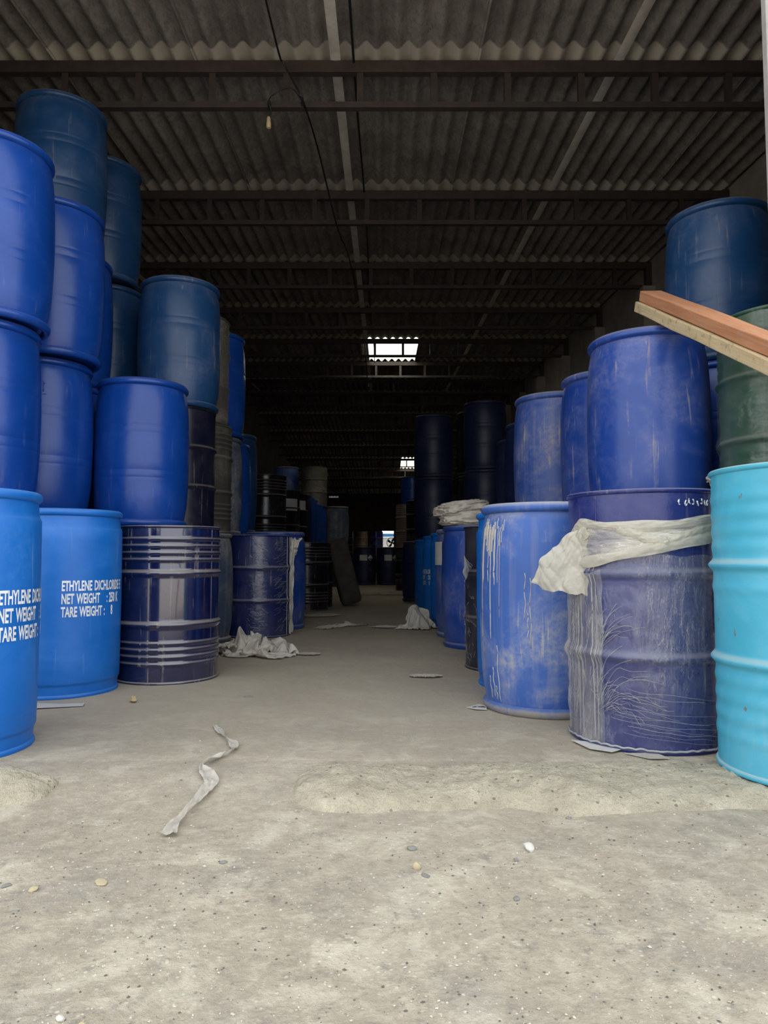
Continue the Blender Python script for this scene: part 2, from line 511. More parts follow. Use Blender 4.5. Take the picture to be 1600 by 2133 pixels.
wf = tag(obj('wall_front', boxes('wall_front', [(WL - .23, OL, YF - .1, YF + .1, -.05, zroof(YF)), (OR + .012, WR + .23, YF + .073, YF + .103, -.05, zroof(YF)), (OL, OR + .03, YF - .1, YF + .1, OH, zroof(YF))]), M['cream_plaster']), 'cream plastered front wall around the wide entrance', None, None, 'structure')
obj('jamb_edge', boxes('jamb_edge', [(OR, OR + .012, YF + .068, YF + .105, -.05, OH)], 0.003), M['post_paint'], wf)
WX0, WX1, WZ0, WZ1 = -0.13, 0.53, 0.97, 2.05
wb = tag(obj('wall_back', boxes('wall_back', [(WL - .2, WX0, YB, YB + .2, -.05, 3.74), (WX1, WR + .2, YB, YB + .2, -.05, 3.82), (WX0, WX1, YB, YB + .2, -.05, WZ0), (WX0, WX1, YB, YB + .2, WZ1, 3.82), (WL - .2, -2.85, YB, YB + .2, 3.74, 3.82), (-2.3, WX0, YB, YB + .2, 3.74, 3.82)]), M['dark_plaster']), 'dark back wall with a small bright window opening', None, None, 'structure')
w1 = tag(obj('window_1', boxes('window_1', [(WX0, WX0 + .03, YB - .01, YB + .05, WZ0, WZ1), (WX1 - .03, WX1, YB - .01, YB + .05, WZ0, WZ1), (WX0 + .03, WX1 - .03, YB - .01, YB + .05, WZ0, WZ0 + .03), (WX0 + .03, WX1 - .03, YB - .01, YB + .05, WZ1 - .03, WZ1)]), M['oxide']), 'frame of the small bright window in the back wall', None, None, 'structure')
# what the window looks out on
tag(obj('wall_outside', boxes('wall_outside', [(-5, 6, 40.0, 40.2, -.05, 1.78)]), M['whitewash']), 'whitewashed yard wall seen through the back window', None, None, 'structure')
yb = tag(obj('signboard', boxes('signboard', [(-3, 4, 39.93, 40.0, 1.80, 1.98)]), M['blue_board']), 'blue board on the white yard wall seen through the back window', 'board')
# pilasters on the right wall at the truss ends
for n in range(0, 16):
    y = T0 + n * DT
    obj('pilaster', boxes('pilaster', [(WR - .16, WR, y - .15, y + .15, -.02, zroof(y) - .36)]), M['plaster'], wr)

# corrugated roof: one object per sheet
ceil = tag(link('ceiling', None), 'corrugated cement sheet roof carried on dark steel trusses', None, None, 'structure')
def sheet_mesh(name, length, mir=False):
    nper, per = 7, 0.146
    npt = nper * 10 + 1
    v = []; f = []
    rows = [(-0.06, 0.010), (length * 0.5, 0.005), (length + 0.10, 0.0)]
    for dz in (0.0, 0.007):
        for y, zo in rows:
            for i in range(npt):
                x = per * nper * i / (npt - 1)
                z = 0.028 - 0.028 * math.cos(2 * PI * x / per) + zo + dz
                v.append((x, y, z))
    L = npt; K = len(rows)
    for k in range(K - 1):
        for i in range(npt - 1):
            a = k * L + i
            f.append((a, a + L, a + L + 1, a + 1))
            b = a + K * L
            f.append((b, b + 1, b + L + 1, b + L))
    for i in range(npt - 1):
        a = i; b = i + K * L
        f.append((a, a + 1, b + 1, b))
        a = (K - 1) * L + i; b = a + K * L
        f.append((a, b, b + 1, a + 1))
    return sharp(mesh_of(name, v, f), 1.0)
sh = sheet_mesh('roof_sheet', DT)
strip = mesh_of('lap_strip', [(x, y, 0.0 + 0.006 * math.cos(x / 0.035 * PI / 2) * -1) for y in (-0.02, DT) for x in (-.036, -.02, 0, .02, .036)],
                [(i, i + 1, i + 6, i + 5) for i in range(4)])
a1 = math.atan(0.0661); a2 = -math.atan(0.080)
for n in range(-1, 16):
    y = T0 + n * DT
    up = y < YR - 0.1
    rx = a1 if up else a2
    for k in range(-4, 4):
        x = LAPX + k * PITCH
        if up:
            lo, ro = (x, y, zroof(y)), (rx, 0, 0)
        else:      # far slope: turned end for end, laps reversed
            lo, ro = (x + 1.022, y + DT, zroof(y + DT)), (-rx * -1 if False else math.atan(0.080), 0, PI)
        mat = M['roof']
        if (n == 4 and k == 0) or (n == 11 and k == 1): mat = M['skylight']
        o = obj('roof_sheet', sh, mat, ceil, (lo[0], lo[1], lo[2] + (0.004 if k % 2 else 0.0)), ro)
    for k in (-3, 0, 2) if up else ():
        obj('lap_strip', strip, M['lap'], ceil, (LAPX + k * PITCH + (0.005 if k else 0.0), y, zroof(y) - 0.001), (a1, 0, 0))

# trusses: each a thing of its own
tmesh = {}
def truss(n):
    y = T0 + n * DT
    zt = zroof(y) - 0.004
    t = link('roof_truss', None, None, (0, y, zt))
    ordn = ['nearest', 'second', 'third', 'fourth', 'fifth', 'sixth', 'seventh', 'eighth', 'ninth', 'tenth', 'eleventh', 'twelfth', 'thirteenth', 'fourteenth', 'fifteenth', 'sixteenth'][n]
    extra = {0: ', with a lamp holder hanging from it', 4: ', just before the bright skylight', 5: ', just beyond the bright skylight'}.get(n, '')
    tag(t, ('%s dark steel roof truss counted from the entrance%s' % (ordn, extra)), 'roof truss', 'roof trusses')
    x0, x1 = WL + .01, WR - .01
    if 'top' not in tmesh:
        tmesh['top'] = boxes('top_chord', [(x0, x1, -.03, .03, -.085, 0)], 0.004)
        tmesh['bot'] = boxes('bottom_chord', [(x0, x1, -.025, .025, -.345, -.335), (x0, x1, -.025, -.018, -.335, -.303)])
        tmesh['post'] = boxes('post', [(-.023, .023, -.016, -.010, -.335, -.08), (-.023, -.015, -.010, .022, -.335, -.08)])
        tmesh['plate'] = boxes('end_plate', [(-.07, 0, -.05, .05, -.37, 0)], .004)
    obj('top_chord', tmesh['top'], M['oxide'], t)
    obj('bottom_chord', tmesh['bot'], M['oxide'], t)
    x = -0.17 - 6 * 0.525
    while x < WR - .1:
        obj('post', tmesh['post'], M['oxide'], t, (x, 0, 0))
        x += 0.525
    obj('end_plate', tmesh['plate'], M['oxide'], t, (WR - .005, 0, 0))
    return t
for n in range(0, 16): truss(n)

# ------------------------------------------------------------------ curb remnants at the threshold
def mound(name, x0, x1, y0, y1, hgt, seed, nx=90, ny=24, endr=0.12):
    v = []; f = []
    for j in range(ny):
        for i in range(nx):
            u, w = i / (nx - 1), j / (ny - 1)
            x = x0 + (x1 - x0) * u
            y = y0 + (y1 - y0) * w
            y += 0.035 * fbm(Vector((x * 2.2, seed, w)), 3)
            e = min(1, min((x - x0) if endr > 0 else 9, (x1 - x) if seed == 2 else 9) / abs(endr))
            e = math.sqrt(max(0, e * (2 - e)))
            pr = (1 - abs(2 * w - 1) ** 4.0) if w < .5 else (1 - .75 * (2 * w - 1) ** 3.0)
            nz = fbm(Vector((x * 5, y * 5, seed)), 5)
            lump = 1 + .35 * fbm(Vector((x * 3.1, y * 6, seed + 4)), 3)
            z = -0.05 + (0.05 + hgt * lump) * pr * (0.35 + 0.65 * e) * (1 if e > 0.02 else 0.4) + 0.010 * nz * pr + 0.008 * fbm(Vector((x * 24, y * 24, seed)), 4) * pr + 0.004 * fbm(Vector((x * 70, y * 70, seed)), 2) * pr
            if w > .97: z = -.05
            yc = (y0 + y1) / 2
            y = yc + (y - yc) * (0.45 + 0.55 * e)
            v.append((x, y, z))
    f = [(j * nx + i, j * nx + i + 1, (j + 1) * nx + i + 1, (j + 1) * nx + i) for j in range(ny - 1) for i in range(nx - 1)]
    return mesh_of(name, v, f)
tag(obj('trim_1', mound('trim_1', -0.28, 2.6, 2.05, 2.50, 0.024, 1, 220, 40), M['curb']), 'long low worn concrete curb across the entrance, right side', None, None, 'structure')
tag(obj('trim_2', mound('trim_2', -2.2, -0.99, 2.08, 2.36, 0.040, 2, 120, 36, 0.2), M['curb']), 'broken stub of concrete curb at the left edge', None, None, 'structure')

# ------------------------------------------------------------------ drums
def bump_prof(r0, beads, zs):
    out = []
    for z in zs:
        r = r0
        for zc, hw, h in beads:
            q = abs(z - zc) / hw
            if q < 1: r = max(r, r0 + h * (0.5 + 0.5 * math.cos(PI * q)))
        out.append((r, z))
    return out

MESH = {}
def build_meshes():
    # dark blue plastic drum: bulging body, L-rings at both ends, two faint double lines
    H = 0.93
    prof = [(0, .018), (.245, .018), (.264, .026), (.272, .05), (.279, .085), (.287, .14), (.292, .21), (.295, .285),
            (.2955, .298), (.2944, .301), (.2955, .304), (.2965, .345), (.2954, .348), (.2965, .351), (.298, .41), (.2985, .465), (.298, .52),
            (.2965, .579), (.2954, .582), (.2965, .585), (.2955, .626), (.2944, .629), (.2955, .632),
            (.295, .645), (.292, .72), (.287, .79), (.279, .845), (.271, .88), (.263, .904), (.245, .908), (0, .908)]
    MESH['P'] = lathe('plastic_body', prof, 72)
    MESH['Q'] = lathe('smooth_plastic_body', [q for q in prof if q[0] not in (.2944, .2954)], 72)
    ring = [(.262, .884), (.270, .886), (.284, .892), (.289, .900), (.2885, .912), (.283, .922), (.275, .929), (.262, .930), (.252, .922), (.252, .906)]
    MESH['P_top'] = lathe('top_ring', ring, 72, True)
    MESH['P_bot'] = lathe('base_ring', [(r, H - z) for r, z in ring][::-1], 72, True)
    # sky blue drum: straight body, stepped neck and foot
    prof = [(0, .015), (.25, .015), (.276, .018), (.280, .055), (.2815, .064), (.2845, .066), (.2875, .075), (.2885, .15), (.290, .46), (.2885, .77), (.2875, .826),
            (.2835, .832), (.2815, .838), (.278, .852), (.2765, .875), (.274, .90), (.25, .906), (0, .906)]
    MESH['E'] = lathe('straight_body', prof, 72)
    ring = [(.270, .892), (.282, .896), (.288, .902), (.289, .914), (.285, .924), (.276, .930), (.262, .928), (.256, .915), (.256, .904)]
    MESH['E_top'] = lathe('top_ring_thin', ring, 72, True)
    MESH['E_bot'] = lathe('foot_ring', [(.262, 0), (.282, 0), (.285, .006), (.284, .014), (.279, .02), (.262, .02)], 72, True)
    # steel drum with two hoops and two sets of beads (beads given as height fraction from top)
    H = 0.88
    zs = [.012 + (H - .024) * i / 150 for i in range(151)]
    hoops = [(H * (1 - .305), .026, .014), (H * (1 - .630), .026, .014)]
    beads = [(H * (1 - q), .0145, .008) for q in (.087, .132, .176, .22, .745, .787, .83, .875)]
    cap0 = [(0, .016), (.27, .016), (.284, .010)]
    cap1 = [(.284, H - .010), (.27, H - .016), (0, H - .016)]
    MESH['S'] = lathe('beaded_steel_body', cap0 + bump_prof(.2845, hoops + beads, zs) + cap1, 80)
    hoops2 = [(H * (1 - .325), .022, .013), (H * (1 - .645), .022, .013)]
    MESH['H'] = lathe('hooped_steel_body', cap0 + bump_prof(.2845, hoops2, zs) + cap1, 80)
    # cyan drum: softer, wider corrugations and crisp hoops
    beads3 = [(H * (1 - q), .026, .0032) for q in (.10, .155, .21, .265, .40, .70, .76, .82, .88)]
    hoops3 = [(H * (1 - .325), .022, .015), (H * (1 - .64), .022, .015)]
    MESH['C'] = lathe('soft_beaded_steel_body', cap0 + bump_prof(.2845, hoops3 + beads3, zs) + cap1, 96)
    ring = [(.279, H - .016), (.286, H - .016), (.2915, H - .011), (.2925, H - .004), (.289, H), (.283, H), (.279, H - .006)]
    MESH['S_top'] = lathe('top_chime', ring, 80, True)
    MESH['S_bot'] = lathe('bottom_chime', [(r, H - z) for r, z in ring][::-1], 80, True)
    MESH['plug'] = lathe('plug', [(0, .0), (.036, 0), (.036, .014), (.032, .018), (.022, .018), (.020, .013), (0, .013)], 20)
build_meshes()
HEI = {'P': .93, 'Q': .93, 'E': .93, 'S': .88, 'H': .88, 'C': .88}

def vr(r, k=1.0): return r * k

def patch(name, rad, p0, p1, z0, z1, n=10, th=0.0015):
    """a thin curved plate on a cylinder; p=0 faces -Y, positive towards +X"""
    v = []; f = []
    for rr in (rad, rad + th):
        for i in range(n + 1):
            a = p0 + (p1 - p0) * i / n
            for z in (z0, z1): v.append((rr * math.sin(a), -rr * math.cos(a), z))
    m = 2 * (n + 1)
    for i in range(n):
        a = 2 * i
        f.append((a, a + 1, a + 3, a + 2)); f.append((m + a, m + a + 2, m + a + 3, m + a + 1))
        f.append((a, a + 2, m + a + 2, m + a)); f.append((a + 1, m + a + 1, m + a + 3, a + 3))
    f.append((0, m, m + 1, 1)); e = 2 * n; f.append((e, e + 1, m + e + 1, m + e))
    return mesh_of(name, v, f, False)

def text_mesh(txt, size, xs=0.78):
    cu = bpy.data.curves.new('t', 'FONT')
    cu.body = txt; cu.size = size; cu.resolution_u = 2; cu.offset = size * 0.030
    o = bpy.data.objects.new('t', cu); COL.objects.link(o)
    dg = bpy.context.evaluated_depsgraph_get(); dg.update()
    m = bpy.data.meshes.new_from_object(o.evaluated_get(dg))
    bpy.data.objects.remove(o); bpy.data.curves.remove(cu)
    bm = bmesh.new(); bm.from_mesh(m)
    bmesh.ops.triangulate(bm, faces=bm.faces)
    vs = [(v.co.x * xs, v.co.y) for v in bm.verts]
    bm.verts.index_update()
    fs = [tuple(v.index for v in f_.verts) for f_ in bm.faces]
    bm.free(); bpy.data.meshes.remove(m)
    return vs, fs

def wrap_text(name, txt, size, rad, p0, z, xs=0.78):
    vs, fs = text_mesh(txt, size, xs)
    v = []
    for x, y in vs:
        a = p0 + x / rad
        v.append((rad * math.sin(a), -rad * math.cos(a), z + y))
    return mesh_of(name, v, fs, False)

def film_shell(name, z0, z1, r0, seed, hoops, amp=0.004, nseg=120, nz=50, p0=0, p1=2 * PI):
    v = []; f = []
    closed = abs(p1 - p0 - 2 * PI) < 1e-3
    for j in range(nz + 1):
        z = z0 + (z1 - z0) * j / nz
        for i in range(nseg if closed else nseg + 1):
            a = p0 + (p1 - p0) * i / nseg
            r = r0
            for zc, hw, h in hoops:
                q = abs(z - zc) / (hw * 1.8)
                if q < 1: r = max(r, r0 + h * (0.5 + 0.5 * math.cos(PI * q)))
            q = Vector((math.sin(a) * 1.2, math.cos(a) * 1.2, z * 3.0 + seed))
            r += amp * abs(noise.noise(q * 4.0)) * 2 + amp * 0.6 * abs(noise.noise(q * 11.0))
            if j == nz: z_ = z + 0.02 * noise.noise(q * 3)
            elif j == 0: z_ = z + 0.008 * noise.noise(q * 3)
            else: z_ = z
            v.append((r * math.sin(a), -r * math.cos(a), z_))
    m = nseg if closed else nseg + 1
    for j in range(nz):
        for i in range(nseg):
            k = (i + 1) % m
            f.append((j * m + i, j * m + k, (j + 1) * m + k, (j + 1) * m + i))
    return mesh_of(name, v, f)

HOOP_H = [(0.88 * (1 - .325), .022, .013), (0.88 * (1 - .645), .022, .013)]
HOOP_S = [(0.88 * (1 - .305), .026, .014), (0.88 * (1 - .63), .026, .014)]
FILM = {}
def get_film(kind, z0, z1, seed):
    k = (kind, z0, z1, seed)
    if k not in FILM:
        FILM[k] = film_shell('film', z0, z1, .2885, seed, HOOP_H if kind == 'H' else HOOP_S)
    return FILM[k]

DRUMS = {}
def drum(key, typ, x, y, z, mat, label, group=None, sz=1.0, rot=None, film=None, sr=1.0, lean=(0, 0)):
    plastic = typ in 'PEQ'
    root = link('plastic_drum' if plastic else 'steel_drum', None, None, (x, y, z), (lean[0], lean[1], 0))
    tag(root, label, 'drum', group)
    rz = R.uniform(0, 6.28) if rot is None else rot
    sc = (sr, sr, sz)
    m = M[mat]
    b = obj('body', MESH[typ], m, root, rot=(0, 0, rz)); b.scale = sc
    pre = 'P' if typ == 'Q' else typ if plastic else 'S'
    t = obj('top_ring' if plastic else 'top_chime', MESH[pre + '_top'], m, root, rot=(0, 0, rz)); t.scale = sc
    o = obj('base_ring' if plastic else 'bottom_chime', MESH[pre + '_bot'], m, root, rot=(0, 0, rz)); o.scale = sc
    if key == 'R3': setmat(o, M['mud'])
    hz = (HEI[typ] - (.022 if plastic else .016)) * sz - (.010 if key != 'R3' else -.002)
    for s in (-1, 1):
        obj('plug', MESH['plug'], m if key != 'R3' else M['plug'], root, (0.19 * math.cos(rz) * s, 0.19 * math.sin(rz) * s, hz))
    if film:
        fm, z0, z1 = film
        fo = obj('plastic_wrap', get_film('H' if typ == 'H' else 'S', z0, z1, len(FILM) * 3.3), M[fm], root, rot=(0, 0, rz)); fo.scale = sc
    DRUMS[key] = root
    return root
def facing(x, y): return math.atan2(-x, y)

G1 = 'drums stacked along the left side'
G2 = 'drums stacked along the right side'
G3 = 'drums at the dark far end'
s_, p_ = .88, .93
# --- left, floor level
drum('L1', 'E', -1.573, 2.64, 0, 'sky_blue', 'sky blue plastic drum with white stencilled lettering, nearest on the left edge', G1, rot=.3)
drum('L2', 'E', -1.683, 3.79, 0, 'sky_blue', 'sky blue plastic drum with white lettering, beside the shiny navy ribbed drum', G1, rot=1.2)
drum('L3', 'S', -1.25, 4.20, 0, 'navy', 'shiny navy steel drum with ribs and two hoops, on the floor at left', G1, rot=.9, sz=.98)
drum('Lh1', 'E', -2.28, 3.75, 0, 'sky_blue', 'sky blue floor drum hidden behind the nearest lettered drum at left', G1)
drum('Lh2', 'E', -2.10, 4.40, 0, 'sky_blue', 'sky blue floor drum hidden behind the second lettered drum at left', G1)
drum('Lh3', 'H', -1.585, 4.75, 0, 'navy', 'navy floor drum behind the shiny ribbed drum at left', G1)
drum('Lh4', 'P', -2.25, 5.05, 0, 'blue', 'blue floor drum against the left wall under the darkest tall stack', G1)
drum('Lh5', 'H', -1.54, 5.355, 0, 'navy', 'navy floor drum under the stack topped by the faded blue drum', G1)
drum('Lh6', 'P', -2.22, 5.68, 0, 'blue', 'blue floor drum at the foot of the rear left stack', G1)
drum('Lh7', 'P', -1.55, 5.965, 0, 'grey_blue', 'grey-blue dusty floor drum glimpsed behind the crumpled sheet heap', G1, sz=.95)
drum('Lh8', 'P', -1.76, 6.54, 0, 'grey_blue', 'grey-blue floor drum behind the film-wrapped blue drum at left', G1, sz=.95)
drum('LW', 'H', -1.122, 6.43, 0, 'navy_wrapped', 'blue hooped steel drum wrapped in clear film, behind the sheet heap', G1, film=('film_thin', .012, .86), rot=2.0)
drum('LP', 'Q', -1.063, 7.06, 0, 'blue_scuffed', 'blue plastic drum standing right behind the film-wrapped drum at left', G1)
drum('Lh9', 'H', -1.69, 7.165, 0, 'navy', 'navy floor drum hidden behind the left aisle drums', G1)
drum('Lh10', 'P', -1.70, 7.82, 0, 'blue', 'blue floor drum hidden under the tall teal drum', G1)
drum('LB', 'S', -1.019, 9.49, 0, 'black', 'black ribbed steel drum on the floor, in front of the leaning slab', G1)
drum('LB2', 'S', -1.01, 10.12, 0, 'black', 'black steel drum just behind the black ribbed floor drum, by the leaning slab', G1)
drum('Lh11', 'H', -1.63, 9.56, 0, 'black', 'black floor drum under the glossy black ribbed drum', G1)
# --- left, upper tiers
drum('C1b', 'P', -2.09, 3.66, p_, 'blue', 'bright blue drum at the left edge, directly above the nearest lettered drum', G1)
drum('C1c', 'P', -2.035, 3.64, 2 * p_, 'blue', 'bright blue drum at the left edge, third up, cut by the frame', G1)
drum('C2b', 'P', -2.105, 4.38, p_, 'blue', 'blue drum with two embossed arrows, above the second lettered drum', G1, rot=0)
drum('C2c', 'P', -2.03, 4.32, 2 * p_, 'blue', 'blue drum resting on the drum with the embossed arrows', G1)
drum('C3b', 'P', -2.25, 5.06, p_, 'blue', 'blue second-level drum hidden in the dark left stack', G1)
drum('C3c', 'P', -2.25, 5.04, 2 * p_, 'blue', 'blue third-level drum hidden in the dark left stack', G1)
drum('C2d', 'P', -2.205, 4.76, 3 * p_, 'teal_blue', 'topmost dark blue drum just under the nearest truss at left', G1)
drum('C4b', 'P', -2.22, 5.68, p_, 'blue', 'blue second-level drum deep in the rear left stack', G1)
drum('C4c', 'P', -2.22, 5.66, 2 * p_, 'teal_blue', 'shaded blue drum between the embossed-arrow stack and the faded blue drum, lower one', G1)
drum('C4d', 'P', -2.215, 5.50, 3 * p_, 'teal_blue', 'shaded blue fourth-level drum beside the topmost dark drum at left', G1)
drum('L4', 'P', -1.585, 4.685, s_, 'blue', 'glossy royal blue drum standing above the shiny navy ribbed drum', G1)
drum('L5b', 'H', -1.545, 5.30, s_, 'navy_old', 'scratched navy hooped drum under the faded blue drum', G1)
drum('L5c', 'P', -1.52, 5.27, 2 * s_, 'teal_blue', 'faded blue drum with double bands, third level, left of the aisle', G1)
drum('L6b', 'S', -1.56, 5.95, p_ * .95, 'grey_dusty', 'dust-caked grey ribbed drum beside the scratched navy drum', G1)
drum('L6c', 'H', -1.585, 5.90, p_ * .95 + s_, 'grey_dusty', 'grey drum in dusty wrap, tucked behind the faded blue drum', G1, film=('film_dusty', .02, .86))
drum('L7b', 'P', -1.60, 6.565, p_ * .95, 'grey_blue', 'grey-blue dusty drum below the dark royal blue drum at left', G1, sz=.95)
drum('L7c', 'P', -1.575, 6.53, 2 * p_ * .95, 'blue', 'dark royal blue third-level drum facing the aisle at left', G1)
drum('L8b', 'P', -1.64, 7.20, s_, 'blue', 'royal blue second-level drum behind the grey-blue dusty drum', G1)
drum('L9b', 'P', -1.69, 7.84, p_, 'teal_blue', 'tall teal drum showing over the royal blue second-level drum', G1, sz=1.16)
drum('L10b', 'S', -1.59, 9.56, s_, 'black', 'glossy black ribbed drum on the second level at left', G1)
# --- long dark row on the left
for i, (x, y, t, m, lb) in enumerate([
        (-1.663, 11.72, 'H', 'black', 'black second-level drum with a pale label, beside the glossy black drum'),
        (-1.61, 12.34, 'H', 'black', 'black second-level drum with a grey label, second in far left row'),
        (-1.60, 12.96, 'P', 'dark_blue', 'dark blue second-level drum, third in the far left row'),
        (-1.60, 13.59, 'P', 'blue', 'blue second-level drum, fourth in the far left row'),
        (-1.60, 14.22, 'P', 'blue', 'blue second-level drum, fifth in the far left row'),
        (-1.60, 15.50, 'P', 'blue', 'blue second-level drum just before the grey wrapped drum'),
        (-1.585, 16.15, 'P', 'blue', 'blue second-level drum under the grey wrapped drum'),
        (-1.57, 17.3, 'S', 'blue_enamel', 'ribbed blue second-level drum behind the one under the grey wrapped drum'),
        (-1.57, 18.6, 'P', 'blue', 'farthest blue second-level drum in the far left row')]):
    drum('row%d' % i, t, x, y, s_, m, lb, G3)
    drum('rowf%d' % i, 'H', x, y, 0, 'black', 'floor drum under: ' + lb, G3)
drum('gw', 'H', -1.57, 16.15, s_ + p_, 'grey_dusty', 'grey film-wrapped drum on top of the far left row', G3, film=('film_dusty', .02, .86))
drum('bt1', 'H', -2.25, 16.5, 0, 'black', 'hidden floor drum under the pale blue drum in the far left stack', G3)
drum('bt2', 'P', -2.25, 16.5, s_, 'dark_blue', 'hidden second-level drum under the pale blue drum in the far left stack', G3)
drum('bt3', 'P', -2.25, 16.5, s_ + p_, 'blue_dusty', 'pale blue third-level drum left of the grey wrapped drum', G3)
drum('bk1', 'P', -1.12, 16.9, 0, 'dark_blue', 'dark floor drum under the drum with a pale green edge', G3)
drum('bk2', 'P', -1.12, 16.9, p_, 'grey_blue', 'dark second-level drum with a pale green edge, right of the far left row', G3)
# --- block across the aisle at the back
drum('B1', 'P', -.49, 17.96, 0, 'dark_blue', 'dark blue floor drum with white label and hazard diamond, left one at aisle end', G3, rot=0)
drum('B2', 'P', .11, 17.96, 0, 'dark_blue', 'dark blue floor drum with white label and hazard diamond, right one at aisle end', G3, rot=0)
for i, (x, y, m, lb) in enumerate([(-1.60, 30.6, 'black', 'black drum far back, left of the drum with the pale edge'), (-.97, 30.6, 'tan', 'drum with a pale lit edge far back, above the labelled drums'), (-.33, 30.6, 'blue_enamel', 'sheened dark drum far back, beside the bright window')]):
    drum('far%d' % i, 'H', x, y, 0, 'black', 'floor drum under the ' + lb, G3)
    drum('farb%d' % i, 'H', x, y, s_, m, lb, G3)
# --- right, floor level
drum('R1', 'C', 1.365, 2.31, .022, 'cyan', 'pale cyan steel drum with hoops, cut by the right edge of the frame', G2, sz=1.08, rot=.5)
drum('R2', 'H', 1.02, 2.83, 0, 'blue_enamel', 'blue steel drum with torn stretch film and a bunched white band', G2, sz=1.062, rot=.2)
drum('R3', 'Q', .747, 3.37, 0, 'blue_muddy', 'dusty blue plastic drum with pale drips, beside the torn-film drum', G2, rot=.15)
drum('R4', 'E', .80, 3.965, 0, 'sky_blue', 'sky blue drum mostly hidden behind the dusty dripped drum', G2)
drum('R5', 'H', .80, 4.575, 0, 'navy_old', 'dark navy drum in scratched clear film, behind the sky blue sliver', G2, film=('film_thin', .012, .87))
drum('R6', 'Q', .747, 5.63, 0, 'blue_scuffed', 'royal blue drum carrying the folded pile of sacking', G2)
drum('R7', 'Q', .747, 6.34, 0, 'blue_dusty', 'dusty blue drum with a white label, behind the sacking drum', G2)
drum('R8', 'E', .76, 7.31, 0, 'sky_blue', 'sky blue drum beside the cloth heap, nearest of the three in the right row', G2)
drum('R9', 'E', .74, 8.36, 0, 'sky_blue', 'sky blue drum with white lettering, middle of the three in the right row', G2)
drum('R10', 'E', .72, 10.10, 0, 'sky_blue', 'sky blue drum farthest of the three in the right row', G2)
drum('R11', 'P', .576, 11.37, 0, 'dark_blue', 'dark blue floor drum at the end of the sky blue row', G2)
drum('R12', 'S', .527, 14.9, 0, 'black', 'black ribbed floor drum with pale dusty ribs, right of the labelled drums', G3)
drum('R13', 'S', .53, 14.9, s_, 'tan', 'tan dusty ribbed drum right of the bright window', G3)
drum('R14', 'S', .72, 13.9, 0, 'black', 'hidden black floor drum under the black ribbed second-level drum', G3)
drum('R15', 'S', .715, 13.9, s_, 'black', 'black ribbed second-level drum beside the tan dusty drum', G3)
for k in range(3):
    drum('R16%d' % k, 'P', .75, 19.0, k * p_, 'blue', ['hidden floor drum below the far blue drum under the small skylight', 'hidden second-level drum below the far blue drum under the small skylight', 'blue third-level drum far back, under the small yellow skylight'][k], G3)
drum('Rh1', 'H', 1.385, 3.72, 0, 'navy', 'floor drum hidden beneath the big scuffed blue drum at right', G2)
drum('Rh2', 'H', 1.41, 4.46, 0, 'navy', 'floor drum hidden beneath the half-hidden blue drum at right', G2)
drum('Rh3', 'H', 1.25, 5.06, 0, 'navy', 'floor drum hidden beneath the dusty blue second-level drum at right', G2)
drum('Rh4', 'H', 1.33, 6.09, 0, 'navy', 'floor drum hidden beneath the first dim blue drum at right', G2)
drum('Rh5', 'H', 1.39, 6.96, 0, 'navy', 'floor drum hidden beneath the second dim blue drum at right', G2)
drum('Rh6', 'H', 1.85, 3.26, 0, 'navy', 'floor drum hidden beneath the green drum', G2)
drum('Rh7', 'H', 2.03, 4.27, 0, 'navy', 'floor drum hidden beneath the tall right stack', G2)
# --- right, upper tiers
drum('RT1', 'Q', 1.368, 3.70, s_, 'blue_scuffed', 'big scuffed royal blue drum above the torn-film drum', G2, sr=1.02)
drum('RT2', 'Q', 1.413, 4.485, s_, 'blue_scuffed', 'scuffed blue drum half hidden left of the big scuffed blue drum', G2)
drum('RT3', 'Q', 1.222, 5.07, s_, 'blue_dusty', 'dusty blue second-level drum above and behind the dripped drum', G2)
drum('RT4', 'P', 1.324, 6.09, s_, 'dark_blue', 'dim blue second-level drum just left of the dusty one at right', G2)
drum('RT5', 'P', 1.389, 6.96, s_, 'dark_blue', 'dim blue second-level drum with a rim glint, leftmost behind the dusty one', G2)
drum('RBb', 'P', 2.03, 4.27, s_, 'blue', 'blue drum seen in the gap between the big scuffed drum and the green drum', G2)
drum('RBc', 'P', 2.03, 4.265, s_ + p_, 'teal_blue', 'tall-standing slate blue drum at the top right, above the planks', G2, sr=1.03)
drum('green', 'C', 1.847, 3.26, s_, 'green', 'dusty green ribbed drum in film, behind the two planks', G2, sz=1.02, film=('film_green', .02, .86))
for k in range(3):
    drum('A%d' % k, 'P', .752, 10.76, k * p_, 'dark_blue', ['hidden floor drum in the dark right stack by the aisle', 'dark blue second-level drum in the right stack by the aisle', 'dark blue topmost drum of the right stack by the aisle'][k], G3)
    drum('A2%d' % k, 'P', .80, 11.98, k * p_, 'dark_blue', ['hidden floor drum behind the dark right stack by the aisle', 'dark drum sliver behind the right aisle stack, second level', 'dark drum sliver behind the right aisle stack, topmost'][k], G3)
    drum('Bc%d' % k, 'P', 1.393, 9.82, k * p_, 'dark_blue', ['hidden floor drum of the tall dark stack near the right wall', 'dark blue second-level drum of the tall stack near the right wall', 'dark blue topmost drum of the tall stack near the right wall'][k], G3)
    drum('Bd%d' % k, 'P', 1.36, 10.49, k * p_, 'black', ['hidden floor drum between the two tall dark right stacks', 'black second-level drum between the two tall dark right stacks', 'black topmost drum with a glinting rim between the two tall dark stacks'][k], G3)

